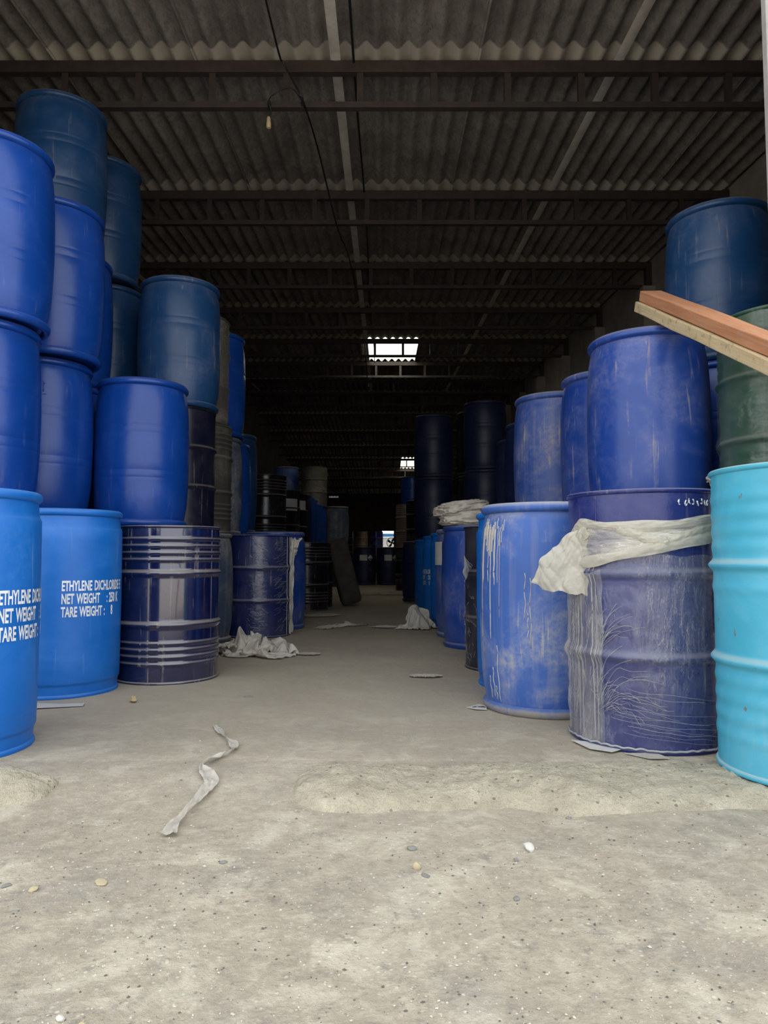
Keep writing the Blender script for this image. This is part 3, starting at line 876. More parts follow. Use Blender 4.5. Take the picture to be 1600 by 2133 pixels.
# lettering
def lettering(key, p0, zs=(.525, .462, .398), size=.068, rad=.2915, xs=.455):
    for txt, z in zip(('ETHYLENE DICHLORIDE E', 'NET WEIGHT   : 250 K', 'TARE WEIGHT :   8'), zs):
        adv = 0.0
        for wd in re.findall(r'\S+|\s+', txt):
            if wd.strip():
                obj('stencilled_word', wrap_text('stencilled_word', wd, size, rad, p0 + adv / rad, z, xs), M['white_paint'], DRUMS[key])
                vs, fs = text_mesh(wd, size, xs)
                adv += max(q[0] for q in vs) + size * 0.03
            else:
                adv += size * xs * (0.30 if len(wd) == 1 else 0.44) * len(wd)
def ang(x, y, off): return facing(x, y) + off
lettering('L2', ang(-1.683, 3.79, -0.02))
lettering('L1', ang(-1.573, 2.64, 0.485))
lettering('R9', ang(.74, 8.36, -1.75), (.50, .435, .37))

# printed labels
def label_on(key, off, z0, z1, w, mat='paper', rad=.299, name='paper_label'):
    d = DRUMS[key]; a = facing(d.location.x, d.location.y) + off
    return obj(name, patch(name, rad, a - w / 2 / rad, a + w / 2 / rad, z0, z1), M[mat], d)
for k in ('B1', 'B2'):
    label_on(k, -.08 if k == 'B1' else -.02, .60, .74, .19)
    d = DRUMS[k]; a = facing(d.location.x, d.location.y) + (.52 if k == 'B1' else .58)
    r_ = .3005; q = .075
    vs = []
    for du, dz in ((0, -q), (q, 0), (0, q), (-q, 0)):
        aa = a + du / r_
        vs.append((r_ * math.sin(aa), -r_ * math.cos(aa), .67 + dz))
    hd = obj('hazard_diamond', mesh_of('hazard_diamond', vs, [(0, 1, 2), (0, 2, 3)], False), M['paper'], d)
    vs = []
    for du, dz in ((0, -q * .8), (q * .55, -q * .25), (-q * .55, -q * .25)):
        aa = a + du / (r_ + .002)
        vs.append(((r_ + .002) * math.sin(aa), -(r_ + .002) * math.cos(aa), .67 + dz))
    obj('hazard_print', mesh_of('hazard_print', vs, [(0, 1, 2)], False), M['hazard_dark'], hd)
label_on('row0', .55, .55, .74, .26, 'paper', .289)
label_on('row1', .75, .60, .76, .20, 'paper', .289)
label_on('R7', -1.15, .62, .82, .16, 'paper', .297)
label_on('R2', 1.12, .42, .58, .10, 'orange', .290, 'orange_label')
# handwriting in white paint near the rim of the torn-film drum
d = DRUMS['R2']; a0 = facing(1.02, 2.83) + .42
hw = []
for i in range(9):
    a = a0 + i * .055
    zz = .885 - .0 + .004 * math.sin(i * 2.3)
    pts = []
    for q in range(7):
        t = q / 6
        aa = a + .03 * t * math.cos(i) + .012 * math.sin(t * 6 + i)
        rr = .2868
        pts.append((rr * math.sin(aa), -rr * math.cos(aa), zz + .010 * math.sin(t * 5 + i * 1.7)))
    hw.append(pts)
for pts in hw[:1] + hw[2:5] + hw[5:]:
    obj('paint_mark', tube('paint_mark', pts, .0022, 5), M['white_paint'], d)
# weld seams
for k, off in (('R2', -.62), ('L3', .95)):
    d = DRUMS[k]; a = facing(d.location.x, d.location.y) + off
    pts = []
    hp = HOOP_H if k == 'R2' else HOOP_S
    for i in range(60):
        z = .02 + .84 * i / 59
        pts.append((.2848 * math.sin(a), -.2848 * math.cos(a), z))
    o = obj('weld_seam', tube('weld_seam', pts, .003, 6), M['blue_enamel' if k == 'R2' else 'navy'], d)
    o.scale = d.children[0].scale
# embossed double arrow
d = DRUMS['C2b']; a0 = facing(-2.105, 4.38) - .12
def emb(pts, nm='embossed_mark'):
    P = []
    for u, z in pts:
        rr = .2855 + (.81 - z) * .07
        aa = a0 + u / .29
        P.append((rr * math.sin(aa), -rr * math.cos(aa), z))
    obj(nm, tube(nm, P, .0028, 6), M['blue'], d)
for u in (0, .034):
    emb([(u - .006, .715), (u - .006, .765)]); emb([(u + .006, .715), (u + .006, .765)])
    emb([(u - .014, .762), (u, .782), (u + .014, .762)])
emb([(-.02, .702), (.056, .702)])

# ------------------------------------------------------------------ torn film on the blue drum
d = DRUMS['R2']; pc = facing(1.02, 2.83)
o = obj('plastic_wrap', film_shell('film_lower', .014, .70, .2885, 41.0, [(z * 1.05, w, h) for z, w, h in HOOP_H], .004, 160, 70), M['film'], d)
def band():
    keys = [(-.98, .66, .81), (-.7, .672, .815), (-.35, .69, .81), (0, .715, .81), (.4, .735, .815), (.8, .755, .835), (1.2, .765, .85), (1.7, .77, .85)]
    v = []; f = []; nu, nv = 150, 40
    for i in range(nu + 1):
        p = keys[0][0] + (keys[-1][0] - keys[0][0]) * i / nu
        for k in range(len(keys) - 1):
            if keys[k][0] <= p <= keys[k + 1][0] + 1e-6:
                t = (p - keys[k][0]) / (keys[k + 1][0] - keys[k][0])
                lo = keys[k][1] + t * (keys[k + 1][1] - keys[k][1]); hi = keys[k][2] + t * (keys[k + 1][2] - keys[k][2])
        lo += .012 * noise.noise(Vector((p * 9, 1, 2)))
        hi += .006 * noise.noise(Vector((p * 7, 5, 2)))
        for j in range(nv + 1):
            w = j / nv
            z = lo + (hi - lo) * w
            q = Vector((p * 2.2, z * 20 + p * 2.5, 4))
            r = .2955 + .008 * abs(noise.noise(q)) + .007 * abs(noise.noise(Vector((p * 1.6, z * 55 + p * 3, 1)))) + .004 * abs(noise.noise(Vector((p * 3.2, z * 120 - p * 5, 6))))
            r += .002 * math.sin(w * PI)
            a = pc + p
            v.append((r * math.sin(a), -r * math.cos(a), z))
    m = nv + 1
    f = [(i * m + j, i * m + j + 1, (i + 1) * m + j + 1, (i + 1) * m + j) for i in range(nu) for j in range(nv)]
    return mesh_of('bunched_film_band', v, f)
obj('bunched_film_band', band(), M['band_film'], d)
obj('milky_film_strip', film_shell('milky_film_strip', .014, .64, .2905, 77.0, [(z * 1.062, w, h) for z, w, h in HOOP_H], .006, 50, 60, pc - 1.5, pc - .52), M['film_milky'], d)
hem = []
for i in range(120):
    p = -1.5 + 3.0 * i / 119
    r = .296 + .006 * noise.noise(Vector((p * 9, 3, 3))); z = .016 + .008 * abs(noise.noise(Vector((p * 7, 1, 3))))
    hem.append((r * math.sin(pc + p), -r * math.cos(pc + p), z))
obj('film_hem', tube('film_hem', hem, .0038, 7), M['crease'], d)
def fold(name, pts, wid, seed):
    """a flattened bunched fold of film lying on the drum: pts are (angle, height)"""
    P = smooth_path([(a, z, 0) for a, z in pts], 12); v = []; nv = 8
    for i, q in enumerate(P):
        t = i / (len(P) - 1)
        dq = P[min(i + 1, len(P) - 1)] - P[max(i - 1, 0)]
        du, dz = dq.x * .3, dq.y
        ln = math.hypot(du, dz) + 1e-9
        nu_, nz_ = -dz / ln, du / ln
        for j in range(nv + 1):
            s = 2 * j / nv - 1
            k = wid * (.8 + .5 * noise.noise(Vector((t * 5, seed, 0)))) * (.5 + .5 * min(1, t * 8, (1 - t) * 8))
            r = .302 + .005 * (1 - s * s) + .006 * abs(noise.noise(Vector((t * 7, s * 2.5, seed)))) + .004 * noise.noise(Vector((t * 22, s * 3, seed)))
            a = pc + q.x + s * k * nu_ / .3
            v.append((r * math.sin(a), -r * math.cos(a), q.y + s * k * nz_))
    m = nv + 1
    f = [(i * m + j, (i + 1) * m + j, (i + 1) * m + j + 1, i * m + j + 1) for i in range(len(P) - 1) for j in range(nv)]
    return obj(name, mesh_of(name, v, f), M['torn_film'], d)
fold('film_fold', [(-.95, .80), (-.75, .815), (-.4, .803), (0, .80), (.4, .806), (.9, .828), (1.5, .84)], .020, 1.0)
fold('film_fold', [(-.93, .665), (-.6, .676), (-.2, .700), (.2, .728), (.6, .75), (1.0, .765), (1.6, .775)], .026, 4.0)
fold('film_fold', [(-.30, .79), (-.10, .775), (.10, .75), (.28, .742)], .022, 7.0)
fold('film_fold', [(.20, .735), (.5, .768), (.85, .80), (1.2, .82)], .018, 9.0)
fold('film_fold', [(-.97, .76), (-.88, .80), (-.80, .775), (-.70, .79)], .030, 12.0)
def flap():
    # hanging torn flap at the left of the drum; outline in (u: sideways, w: height) with folds in depth
    out_l = [(.80, .02), (.77, -.03), (.73, -.075), (.69, -.115), (.645, -.135), (.595, -.165), (.565, -.12)]
    out_r = [(.80, .075), (.77, .06), (.73, .055), (.69, .07), (.64, .08), (.60, .085), (.545, .06)]
    v = []; nv, nu = 64, 60
    for j in range(nv + 1):
        t = j / nv * (len(out_l) - 1); k = min(int(t), len(out_l) - 2); t -= k
        zl = out_l[k][0] + (out_l[k + 1][0] - out_l[k][0]) * t; ul = out_l[k][1] + (out_l[k + 1][1] - out_l[k][1]) * t
        zr = out_r[k][0] + (out_r[k + 1][0] - out_r[k][0]) * t; ur = out_r[k][1] + (out_r[k + 1][1] - out_r[k][1]) * t
        for i in range(nu + 1):
            s = i / nu
            u = ul + (ur - ul) * s; z = zl + (zr - zl) * s
            q = Vector((u * 14, z * 9, 7.7))
            dep = .040 * abs(noise.noise(q * .55)) + .010 * abs(noise.noise(q * 1.5)) + .014 * math.sin(s * PI) + .014 * abs(noise.noise(Vector((u * 22 + z * 12, z * 3, 1)))) + .006 * abs(noise.noise(Vector((u * 45 - z * 26, z * 4, 9)))) + .003 * abs(noise.noise(Vector((u * 60 - z * 30, z * 22, 5))))
            u += .010 * noise.noise(q * 1.7 + Vector((3, 1, 8)))
            z += .008 * noise.noise(q * 3.1)
            v.append((u, dep, z))
    m = nu + 1
    f = [(j * m + i, j * m + i + 1, (j + 1) * m + i + 1, (j + 1) * m + i) for j in range(nv) for i in range(nu)]
    # place: tangent at the left silhouette of the drum
    a = pc - .93
    nrm = Vector((math.sin(pc - .45), -math.cos(pc - .45), 0))
    tan = Vector((math.cos(pc - .15), math.sin(pc - .15), 0))
    org = Vector((.30 * math.sin(a), -.30 * math.cos(a), 0))
    vv = []
    for u, dep, z in v:
        vv.append(org + tan * u + nrm * (dep + .004 + max(0, .0 - u) * .05) + Vector((0, 0, z)))
    return mesh_of('torn_film_flap', vv, f)
obj('torn_film_flap', flap(), M['torn_film'], d)
def on_drum(key, rad, pts):
    c = facing(DRUMS[key].location.x, DRUMS[key].location.y)
    out = []
    for p, z in pts:
        r = rad
        for zc, hw, h in HOOP_H:
            q = abs(z - zc * (1.062 if key == 'R2' else 1)) / (hw * 1.8)
            if q < 1: r = max(r, rad + h * (0.5 + 0.5 * math.cos(PI * q)))
        out.append((r * math.sin(c + p), -r * math.cos(c + p), z))
    return out
def join_tubes(name, lines, seg=5):
    V = []; Fc = []
    for pts, rad in lines:
        t = tube('tmp', pts, rad, seg)
        k = len(V)
        V += [tuple(v.co) for v in t.vertices]; Fc += [tuple(k + i for i in p.vertices) for p in t.polygons]
        bpy.data.meshes.remove(t)
    return mesh_of(name, V, Fc)
def wav(p0, z0, p1, z1, amp, seed, n=14, bend=0.0):
    out = []
    for i in range(n + 1):
        t = i / n
        w = amp * noise.noise(Vector((t * 3, seed, 0)))
        bb = bend * t * (1 - t)
        out.append((p0 + (p1 - p0) * t + w * 2 - (z1 - z0) * bb * 3, max(.02, z0 + (z1 - z0) * t + w + (p1 - p0) * bb * .33)))
    return out
rc = random.Random(11)
L = []
for i in range(26):      # fan at the lower left
    a = -0.25 + 1.75 * i / 25
    ln = rc.uniform(.10, .26)
    st = rc.uniform(.01, .05)
    L.append((on_drum('R2', .2935, wav(-.62 + st * math.cos(a) * 3, .14 + st * math.sin(a), -.62 + ln * math.cos(a) * 3.3, max(.03, .14 + ln * math.sin(a)), .022, i * 1.3, bend=rc.uniform(.5, 1.1))), rc.uniform(.0004, .0009)))
for i in range(14):      # long low creases sweeping right
    z = .05 + .012 * i
    L.append((on_drum('R2', .2935, wav(-.45 + rc.uniform(0, .3), z + .02, rc.uniform(.2, 1.0), z - .015 + rc.uniform(-.01, .02), .010, 40 + i)), rc.uniform(.0004, .0008)))
for i in range(16):      # upper fan
    a = .35 + 1.1 * i / 15
    ln = rc.uniform(.06, .20)
    L.append((on_drum('R2', .2935, wav(-.55, .36, -.55 + ln * math.cos(a) * 3.0, .36 + ln * math.sin(a), .010, 60 + i, bend=rc.uniform(.3, .9))), rc.uniform(.0004, .0008)))
for i in range(34):      # upright creases at the left
    p = rc.uniform(-1.25, -.55); z0 = rc.uniform(.03, .45); z1 = min(.66, z0 + rc.uniform(.08, .35))
    L.append((on_drum('R2', .2935, wav(p, z0, p + rc.uniform(-.12, .12), z1, .020, 80 + i)), rc.uniform(.0004, .0010)))
for p, w in ((-.66, .0024), (-.60, .0014), (-.86, .0013), (-.93, .0013)):
    L.append((on_drum('R2', .2935, wav(p, .03, p - .03, .67, .006, p * 9, 40)), w))
o = obj('film_creases', join_tubes('film_creases', L), M['crease'], DRUMS['R2']); o['kind'] = 'stuff'
L = []
for i in range(150):
    if i < 60:
        p = rc.uniform(-.30, .16); ln = rc.uniform(.04, .16); sl_ = rc.uniform(-.03, .01)
    else:
        p = rc.uniform(.45, .95); ln = rc.uniform(.10, .30); sl_ = rc.uniform(-.01, .05)
    z = rc.uniform(.05, .83)
    L.append((on_drum('LW', .2945, wav(p, z, p + ln, z + sl_, .004, i)), rc.uniform(.0003, .0007)))
for p in (1.02, 1.2, 1.3):
    L.append((on_drum('LW', .2945, wav(p, .02, p, .86, .01, p * 7, 40)), .003))
o = obj('film_creases', join_tubes('film_creases', L), M['crease'], DRUMS['LW']); o['kind'] = 'stuff'
L = []
for i in range(16):
    a = -1.3 + .9 * i / 15
    L.append((on_drum('R5', .2945, wav(-1.35, .70, -1.35 + .5 * math.cos(a), .70 + .16 * math.sin(a), .008, i)), .0012))
for i in range(40):
    p = rc.uniform(-1.4, -.7); z = rc.uniform(.03, .55)
    L.append((on_drum('R5', .2945, wav(p, z, p + rc.uniform(-.1, .15), z + rc.uniform(-.06, .08), .012, i + 30)), rc.uniform(.0004, .0009)))
o = obj('film_creases', join_tubes('film_creases', L), M['crease'], DRUMS['R5']); o['kind'] = 'stuff'
# pale dried drips on the dusty drum
def prof_r(z):
    zz = [(.05, .272), (.085, .279), (.14, .287), (.21, .292), (.285, .295), (.465, .2985), (.645, .295), (.72, .292), (.79, .287), (.845, .279), (.88, .271)]
    for (a, ra), (b, rb) in zip(zz, zz[1:]):
        if a <= z <= b: return ra + (rb - ra) * (z - a) / (b - a)
    return .27
c3 = facing(.747, 3.37)
for i in range(22):
    p = -1.22 + .56 * (i + rc.uniform(-.3, .3)) / 21
    z0 = rc.uniform(.81, .87); z1 = z0 - rc.choice((.05, .08, .12, .25, .40, .5))
    pts = []
    for k in range(24):
        z = z0 + (z1 - z0) * k / 23
        q = p + .012 * noise.noise(Vector((k * .2, i, 0)))
        r = prof_r(z)
        pts.append((r * math.sin(c3 + q), -r * math.cos(c3 + q), z))
    obj('dried_drip', tube('dried_drip', pts, rc.uniform(.0010, .0026), 6), M['drip'], DRUMS['R3'])
for p, z0, z1 in ((-.28, .62, .42), (-.20, .60, .30), (-.24, .45, .34), (-1.0, .16, .06), (-.9, .20, .07), (-.85, .12, .06), (-.78, .30, .05)):
    pts = [(prof_r(z0 + (z1 - z0) * k / 12) * math.sin(c3 + p + .01 * math.sin(k)), -prof_r(z0 + (z1 - z0) * k / 12) * math.cos(c3 + p + .01 * math.sin(k)), z0 + (z1 - z0) * k / 12) for k in range(13)]
    obj('dried_drip', tube('dried_drip', pts, .002, 6), M['drip'], DRUMS['R3'])
# loose film corner on the left wrapped drum and on the green drum
def gather(name, key, off, z0, z1, wdt, out, seed, tilt=0.0):
    dd = DRUMS[key]; a = facing(dd.location.x, dd.location.y) + off
    nrm = Vector((math.sin(a), -math.cos(a), 0)); tan = Vector((math.cos(a), math.sin(a), 0))
    v = []; nv, nu = 26, 12
    for j in range(nv + 1):
        t = j / nv
        w = wdt * (0.35 + 0.65 * abs(math.cos(t * PI * .9)))
        for i in range(nu + 1):
            s = i / nu
            q = Vector((s * 3 + seed, t * 5, seed))
            p = nrm * (.292 + out * s * (0.4 + .6 * (1 - t)) + .02 * abs(noise.noise(q * 2))) + tan * (w * (s - .2) * .5 + .02 * noise.noise(q)) + Vector((0, 0, z1 + (z0 - z1) * t + tilt * s + .015 * noise.noise(q * 2.5)))
            v.append(p)
    m = nu + 1
    f = [(j * m + i, j * m + i + 1, (j + 1) * m + i + 1, (j + 1) * m + i) for j in range(nv) for i in range(nu)]
    return obj(name, mesh_of(name, v, f), M['plastic_sheet'], dd)
gather('loose_film', 'LW', 1.22, .02, .86, .10, .035, 2.2)
gather('loose_film', 'LW', 1.30, .68, .83, .16, .085, 5.1, .03)
gather('loose_film', 'green', -1.45, .10, .19, .10, .05, 8.3)

# ------------------------------------------------------------------ planks leaning as a ramp
def plank(name, w, th, length, mat, loc, label, seed):
    nx, ny = 4, 40
    bm = bmesh.new()
    m = boxes(name, [(0, w, -length, 0, 0, th)], 0.004)
    bm.from_mesh(m)
    bmesh.ops.subdivide_edges(bm, edges=[e for e in bm.edges if abs(e.verts[0].co.y - e.verts[1].co.y) > 1], cuts=40)
    for v in bm.verts:
        q = Vector((v.co.x * 6, v.co.y * 3, v.co.z * 6 + seed))
        v.co.x += .006 * noise.noise(q); v.co.z += .005 * noise.noise(q + Vector((9, 2, 4)))
    bm.to_mesh(m); bm.free()
    o = obj(name, m, M[mat], None, loc, (math.atan(.53), 0, 0.015))
    tag(o, label, 'plank', 'planks leaning up onto the right drums')
    return o
sl = math.atan(.53)
e0 = 0.27
plank('plank', .105, .050, 4.20, 'pale_wood', (1.305, 3.42 + e0, 1.826 + e0 * .53), 'lower pale mould-stained plank sloping up onto the big scuffed drum', 1.0)
plank('plank', .11, .052, 4.15, 'red_wood', (1.322, 3.42 + e0 - .03, 1.888 + (e0 - .03) * .53), 'upper reddish plank lying on the pale mould-stained plank', 5.0)

# ------------------------------------------------------------------ crumpled sheets
def crumple(name, w, dp, hgt, seed, n=72, fold=1.0, power=.8, tilt=0.0):
    v = []
    for j in range(n + 1):
        for i in range(n + 1):
            x = 2 * i / n - 1; y = 2 * j / n - 1
            # square to disc
            sx = x * math.sqrt(max(0, 1 - y * y / 2)); sy = y * math.sqrt(max(0, 1 - x * x / 2))
            r = math.hypot(sx, sy); th = math.atan2(sy, sx)
            edge = 1 + .22 * noise.noise(Vector((math.cos(th) * 1.5, math.sin(th) * 1.5, seed))) + .10 * noise.noise(Vector((math.cos(th) * 5, math.sin(th) * 5, seed + 3)))
            px, py = sx * edge, sy * edge
            q = Vector((px * 1.6 + seed, py * 1.6, seed * .7))
            rid = 1 - abs(noise.noise(q * 1.3)) * 2.2
            rid2 = 1 - abs(noise.noise(q * 3.1 + Vector((4, 4, 4)))) * 2.0
            rid3 = 1 - abs(noise.noise(q * 6.7 + Vector((1, 7, 4)))) * 2.0
            base = max(0, 1 - r ** 2) ** power
            z = hgt * base * (.55 + .45 * rid * fold) + hgt * (.20 * rid2 + .11 * rid3) * fold * min(1, (1 - r) * 4 + .10)
            z += tilt * px * base
            dx = .16 * noise.noise(q * 2.1 + Vector((8, 0, 0))) + .07 * noise.noise(q * 5 + Vector((8, 2, 0)))
            dy = .16 * noise.noise(q * 2.1 + Vector((0, 8, 0))) + .07 * noise.noise(q * 5 + Vector((0, 8, 3)))
            k = min(1, (1 - r) * 2 + .25)
            v.append(((px + dx * k) * w / 2, (py + dy * k) * dp / 2, max(0.002 + .004 * (rid3 + 1), z)))
    m = n + 1
    f = [(j * m + i, j * m + i + 1, (j + 1) * m + i + 1, (j + 1) * m + i) for j in range(n) for i in range(n)]
    return mesh_of(name, v, f)
def settle_sheets(specs, frames=55):
    """let square sheets fall in loose bunches over hidden lumps, keep the settled shapes as plain meshes"""
    tmp = []; sheets = []
    def put(me, loc=(0, 0, 0)):
        o = bpy.data.objects.new('falling', me); COL.objects.link(o); o.location = loc; tmp.append(o)
        return o
    def solid(o):
        o.modifiers.new('hit', 'COLLISION')
        o.collision.thickness_outer = .008; o.collision.cloth_friction = 25
    solid(put(mesh_of('plane', [(-9, 40, 0), (9, 40, 0), (9, 44, 0), (-9, 44, 0)], [(0, 1, 2, 3)])))
    for k, (n, w, d, seed, balls, squeeze) in enumerate(specs):
        ox, oy = (k - 1.5) * 3.0, 42.0
        for x, y, z, r in balls:
            bm = bmesh.new(); bmesh.ops.create_icosphere(bm, subdivisions=2, radius=r)
            me = bpy.data.meshes.new('lump'); bm.to_mesh(me); bm.free()
            solid(put(me, (ox + x, oy + y, z)))
        m = n + 1; v = []; rest = []
        for j in range(m):
            for i in range(m):
                x = (i / n - .5) * w; y = (j / n - .5) * d
                q = Vector((x * 4 + seed, y * 4, seed))
                v.append((x * squeeze + .06 * noise.noise(q), y * squeeze + .06 * noise.noise(q + Vector((5, 5, 5))),
                          .22 + .05 * math.sin((x * math.cos(seed) + y * math.sin(seed)) * 22 + 3 * noise.noise(q * .5)) + .07 * noise.noise(q * 1.5) + .12 * max(0, 1 - (x * x + y * y) * 6)))
                rest.append((x, y, .3))
        me = mesh_of('sheet', v, [(j * m + i, j * m + i + 1, (j + 1) * m + i + 1, (j + 1) * m + i) for j in range(n) for i in range(n)])
        o = put(me, (ox, oy, 0))
        o.shape_key_add(name='Basis'); rk = o.shape_key_add(name='rest')
        for i, p in enumerate(rest): rk.data[i].co = p
        rk.value = 0
        md = o.modifiers.new('fall', 'CLOTH'); st = md.settings; cs = md.collision_settings
        st.rest_shape_key = rk
        st.quality = 5; st.mass = .4; st.tension_stiffness = 20; st.compression_stiffness = 20; st.shear_stiffness = 10; st.bending_stiffness = .05; st.air_damping = 1
        cs.use_self_collision = True; cs.self_distance_min = .006; cs.distance_min = .006; cs.collision_quality = 2
        md.point_cache.frame_start = 1; md.point_cache.frame_end = frames + 5
        sheets.append((o, n))
    for fr in range(1, frames + 1): S.frame_set(fr)
    dg = bpy.context.evaluated_depsgraph_get()
    out = []
    for o, n in sheets:
        me = o.evaluated_get(dg).to_mesh()
        P = [v.co.copy() for v in me.vertices]
        cx = sum(p.x for p in P) / len(P); cy = sum(p.y for p in P) / len(P); z0 = min(p.z for p in P)
        m = n + 1
        out.append(mesh_of('settled_sheet', [(p.x - cx, p.y - cy, p.z - z0) for p in P], [(j * m + i, j * m + i + 1, (j + 1) * m + i + 1, (j + 1) * m + i) for j in range(n) for i in range(n)]))
    for o in tmp: bpy.data.objects.remove(o)
    S.frame_set(1)
    return out

CL = dict(zip(("heap1", "heap2", "heap3"), settle_sheets([
    (40, 1.35, 1.15, 3.1, [(-.08, 0, .05, .10), (-.20, .05, .02, .09), (.12, .02, .01, .07), (.25, -.02, -.02, .06)], .55),
    (30, .66, .66, 7.7, [(0, 0, .06, .07), (0, 0, .14, .045), (.01, 0, .20, .03)], .68),
    (28, .74, .42, 11.3, [(.1, 0, -.03, .06), (-.12, 0, -.03, .05)], .68)])))
def cloth(name, key, mat, loc, rz, sc, parent=None):
    o = obj(name, CL[key], M[mat], parent, loc, (0, 0, rz))
    o.scale = sc
    sd = o.modifiers.new('smooth', 'SUBSURF'); sd.levels = 1; sd.render_levels = 1
    return o
hp = tag(link('plastic_sheet_heap', None, None, (-.90, 5.14, .004)), 'crumpled heap of dusty plastic sheet beside the navy ribbed drum', 'sheet heap')
cloth('sheet_layer', 'heap1', 'plastic_sheet', (0, .04, 0), 0.25, (.68, .68, .85), hp)
cloth('sheet_layer', 'heap3', 'plastic_sheet', (.06, -.10, .0), 2.7, (.85, .85, .95), hp)
cloth('sheet_layer', 'heap3', 'plastic_sheet', (-.10, .0, .055), .6, (.65, .75, .9), hp)
tag(cloth('plastic_sheet_heap', 'heap2', 'plastic_sheet', (.33, 6.98, .004), 2.4, (.92, .85, 1.0)), 'peaked crumpled sheet on the floor beside the sky blue drums at right', 'sheet heap')
tag(cloth('plastic_sheet', 'heap3', 'plastic_sheet', (-.45, 7.15, .004), .9, (1.15, .8, .40)), 'low crumpled sheet lying mid-aisle before the leaning slab', 'sheet')
tag(obj('plastic_sheet', crumple('plastic_sheet', .30, .16, .02, 25.4, 40), M['plastic_sheet'], None, (.02, 7.05, .004)), 'flat sheet scrap left of the peaked sheet heap', 'sheet')
tag(obj('plastic_sheet', crumple('plastic_sheet', .17, .14, .012, 31.4, 40), M['plastic_sheet'], None, (-.53, 5.12, .004)), 'small pale scrap on the floor right of the big sheet heap', 'sheet')
tag(obj('plastic_sheet', crumple('plastic_sheet', .19, .10, .012, 33.4, 40), M['plastic_sheet'], None, (.24, 4.18, .004)), 'thin pale scrap lying on the floor mid-aisle, right of centre', 'sheet')
tag(obj('plastic_sheet', crumple('plastic_sheet', .46, .5, .02, 35.4, 40), M['plastic_sheet'], None, (-.75, 8.5, .004)), 'flat pale sheet near the foot of the black ribbed floor drum', 'sheet')
tag(obj('plastic_sheet', crumple('plastic_sheet', 1.0, .7, .03, 37.4, 40), M['tan'], None, (-.05, 13.3, .004)), 'brown flattened sheet on the floor before the labelled drums', 'sheet')
# folded sacking on the blue drum: two lobes in one pile
def sack(name, w, dp, hgt, seed, tuck):
    bm = bmesh.new()
    bmesh.ops.create_icosphere(bm, subdivisions=5, radius=1)
    for v in bm.verts:
        p = v.co.copy()
        q = p * 1.5 + Vector((seed, seed * .3, 0))
        fold = 1 - abs(noise.noise(Vector((q.x * .8, q.y * .8, q.z * 2.6)) * 1.3)) * 2
        f2 = 1 - abs(noise.noise(Vector((q.x * 1.2, q.y * 1.2, q.z * 4.0)) * 2.0)) * 2
        f3 = 1 - abs(noise.noise(q * 5.5)) * 2
        s = 1 + .18 * fold + .10 * f2 + .04 * f3
        sq = lambda c, k: math.copysign(abs(c) ** k, c)
        v.co = Vector((sq(p.x, .75) * w / 2 * s, sq(p.y, .75) * dp / 2 * s, (sq(p.z, .6) * .5 * s + .5) * hgt + tuck * p.x))
        if v.co.z < 0: v.co.z = 0
    m = bpy.data.meshes.new(name); bm.to_mesh(m); bm.free()
    m.polygons.foreach_set('use_smooth', [True] * len(m.polygons))
    return m
sk = tag(link('sacking_pile', None, None, (.63, 5.58, .93)), 'folded off-white sacking piled on top of the royal blue drum', 'sacking')
obj('lower_fold', sack('lower_fold', .36, .32, .105, 2.0, 0), M['sacking'], sk, (.01, 0, 0.0))
obj('upper_fold', sack('upper_fold', .34, .30, .10, 9.0, .02), M['sacking'], sk, (-.03, 0, .085), (0, -.06, .3))
cloth('hanging_corner', 'heap3', 'sacking', (-.10, -.08, .02), 0.3, (.45, .45, .8), sk)

# twisted ribbon of film on the floor
def px_floor(x, y): return (x, y, ground_z(x, y))
def ribbon():
    ctr = [(-.69, 2.98, .010, .006), (-.64, 2.86, .018, .4), (-.60, 2.77, .012, 1.2), (-.545, 2.66, .022, .2), (-.535, 2.56, .016, 1.3), (-.57, 2.50, .026, .5),
           (-.595, 2.40, .018, 1.2), (-.565, 2.335, .030, .3), (-.53, 2.26, .030, .2), (-.535, 2.16, .026, .5), (-.545, 2.06, .022, .9), (-.56, 1.97, .024, .6), (-.555, 1.90, .030, .2)]
    P = smooth_path([c[:3] for c in ctr], 10); W = smooth_path([(c[2], c[3], 0) for c in ctr], 10)
    v = []; nu = 10
    for i, p in enumerate(P):
        t = (P[min(i + 1, len(P) - 1)] - P[max(i - 1, 0)]); t.z = 0; t.normalize()
        side = Vector((-t.y, t.x, 0))
        hw_, roll = W[i].x * .75, W[i].y
        for j in range(nu + 1):
            s = 2 * j / nu - 1
            q = Vector((i * .12, s * 1.5, 2))
            off = side * (s * hw_ * math.cos(roll)) + Vector((0, 0, abs(s * hw_ * math.sin(roll)) * .8 + .008 * abs(noise.noise(q * 2.2)) + .012 * abs(noise.noise(q))))
            b = Vector((p.x, p.y, ground_z(p.x, p.y) + .004))
            v.append(b + off)
    m = nu + 1
    f = [(i * m + j, i * m + j + 1, (i + 1) * m + j + 1, (i + 1) * m + j) for i in range(len(P) - 1) for j in range(nu)]
    return mesh_of('film_ribbon', v, f)
tag(obj('film_ribbon', ribbon(), M['plastic_sheet']), 'long twisted ribbon of pale film on the ground near the entrance', 'ribbon')

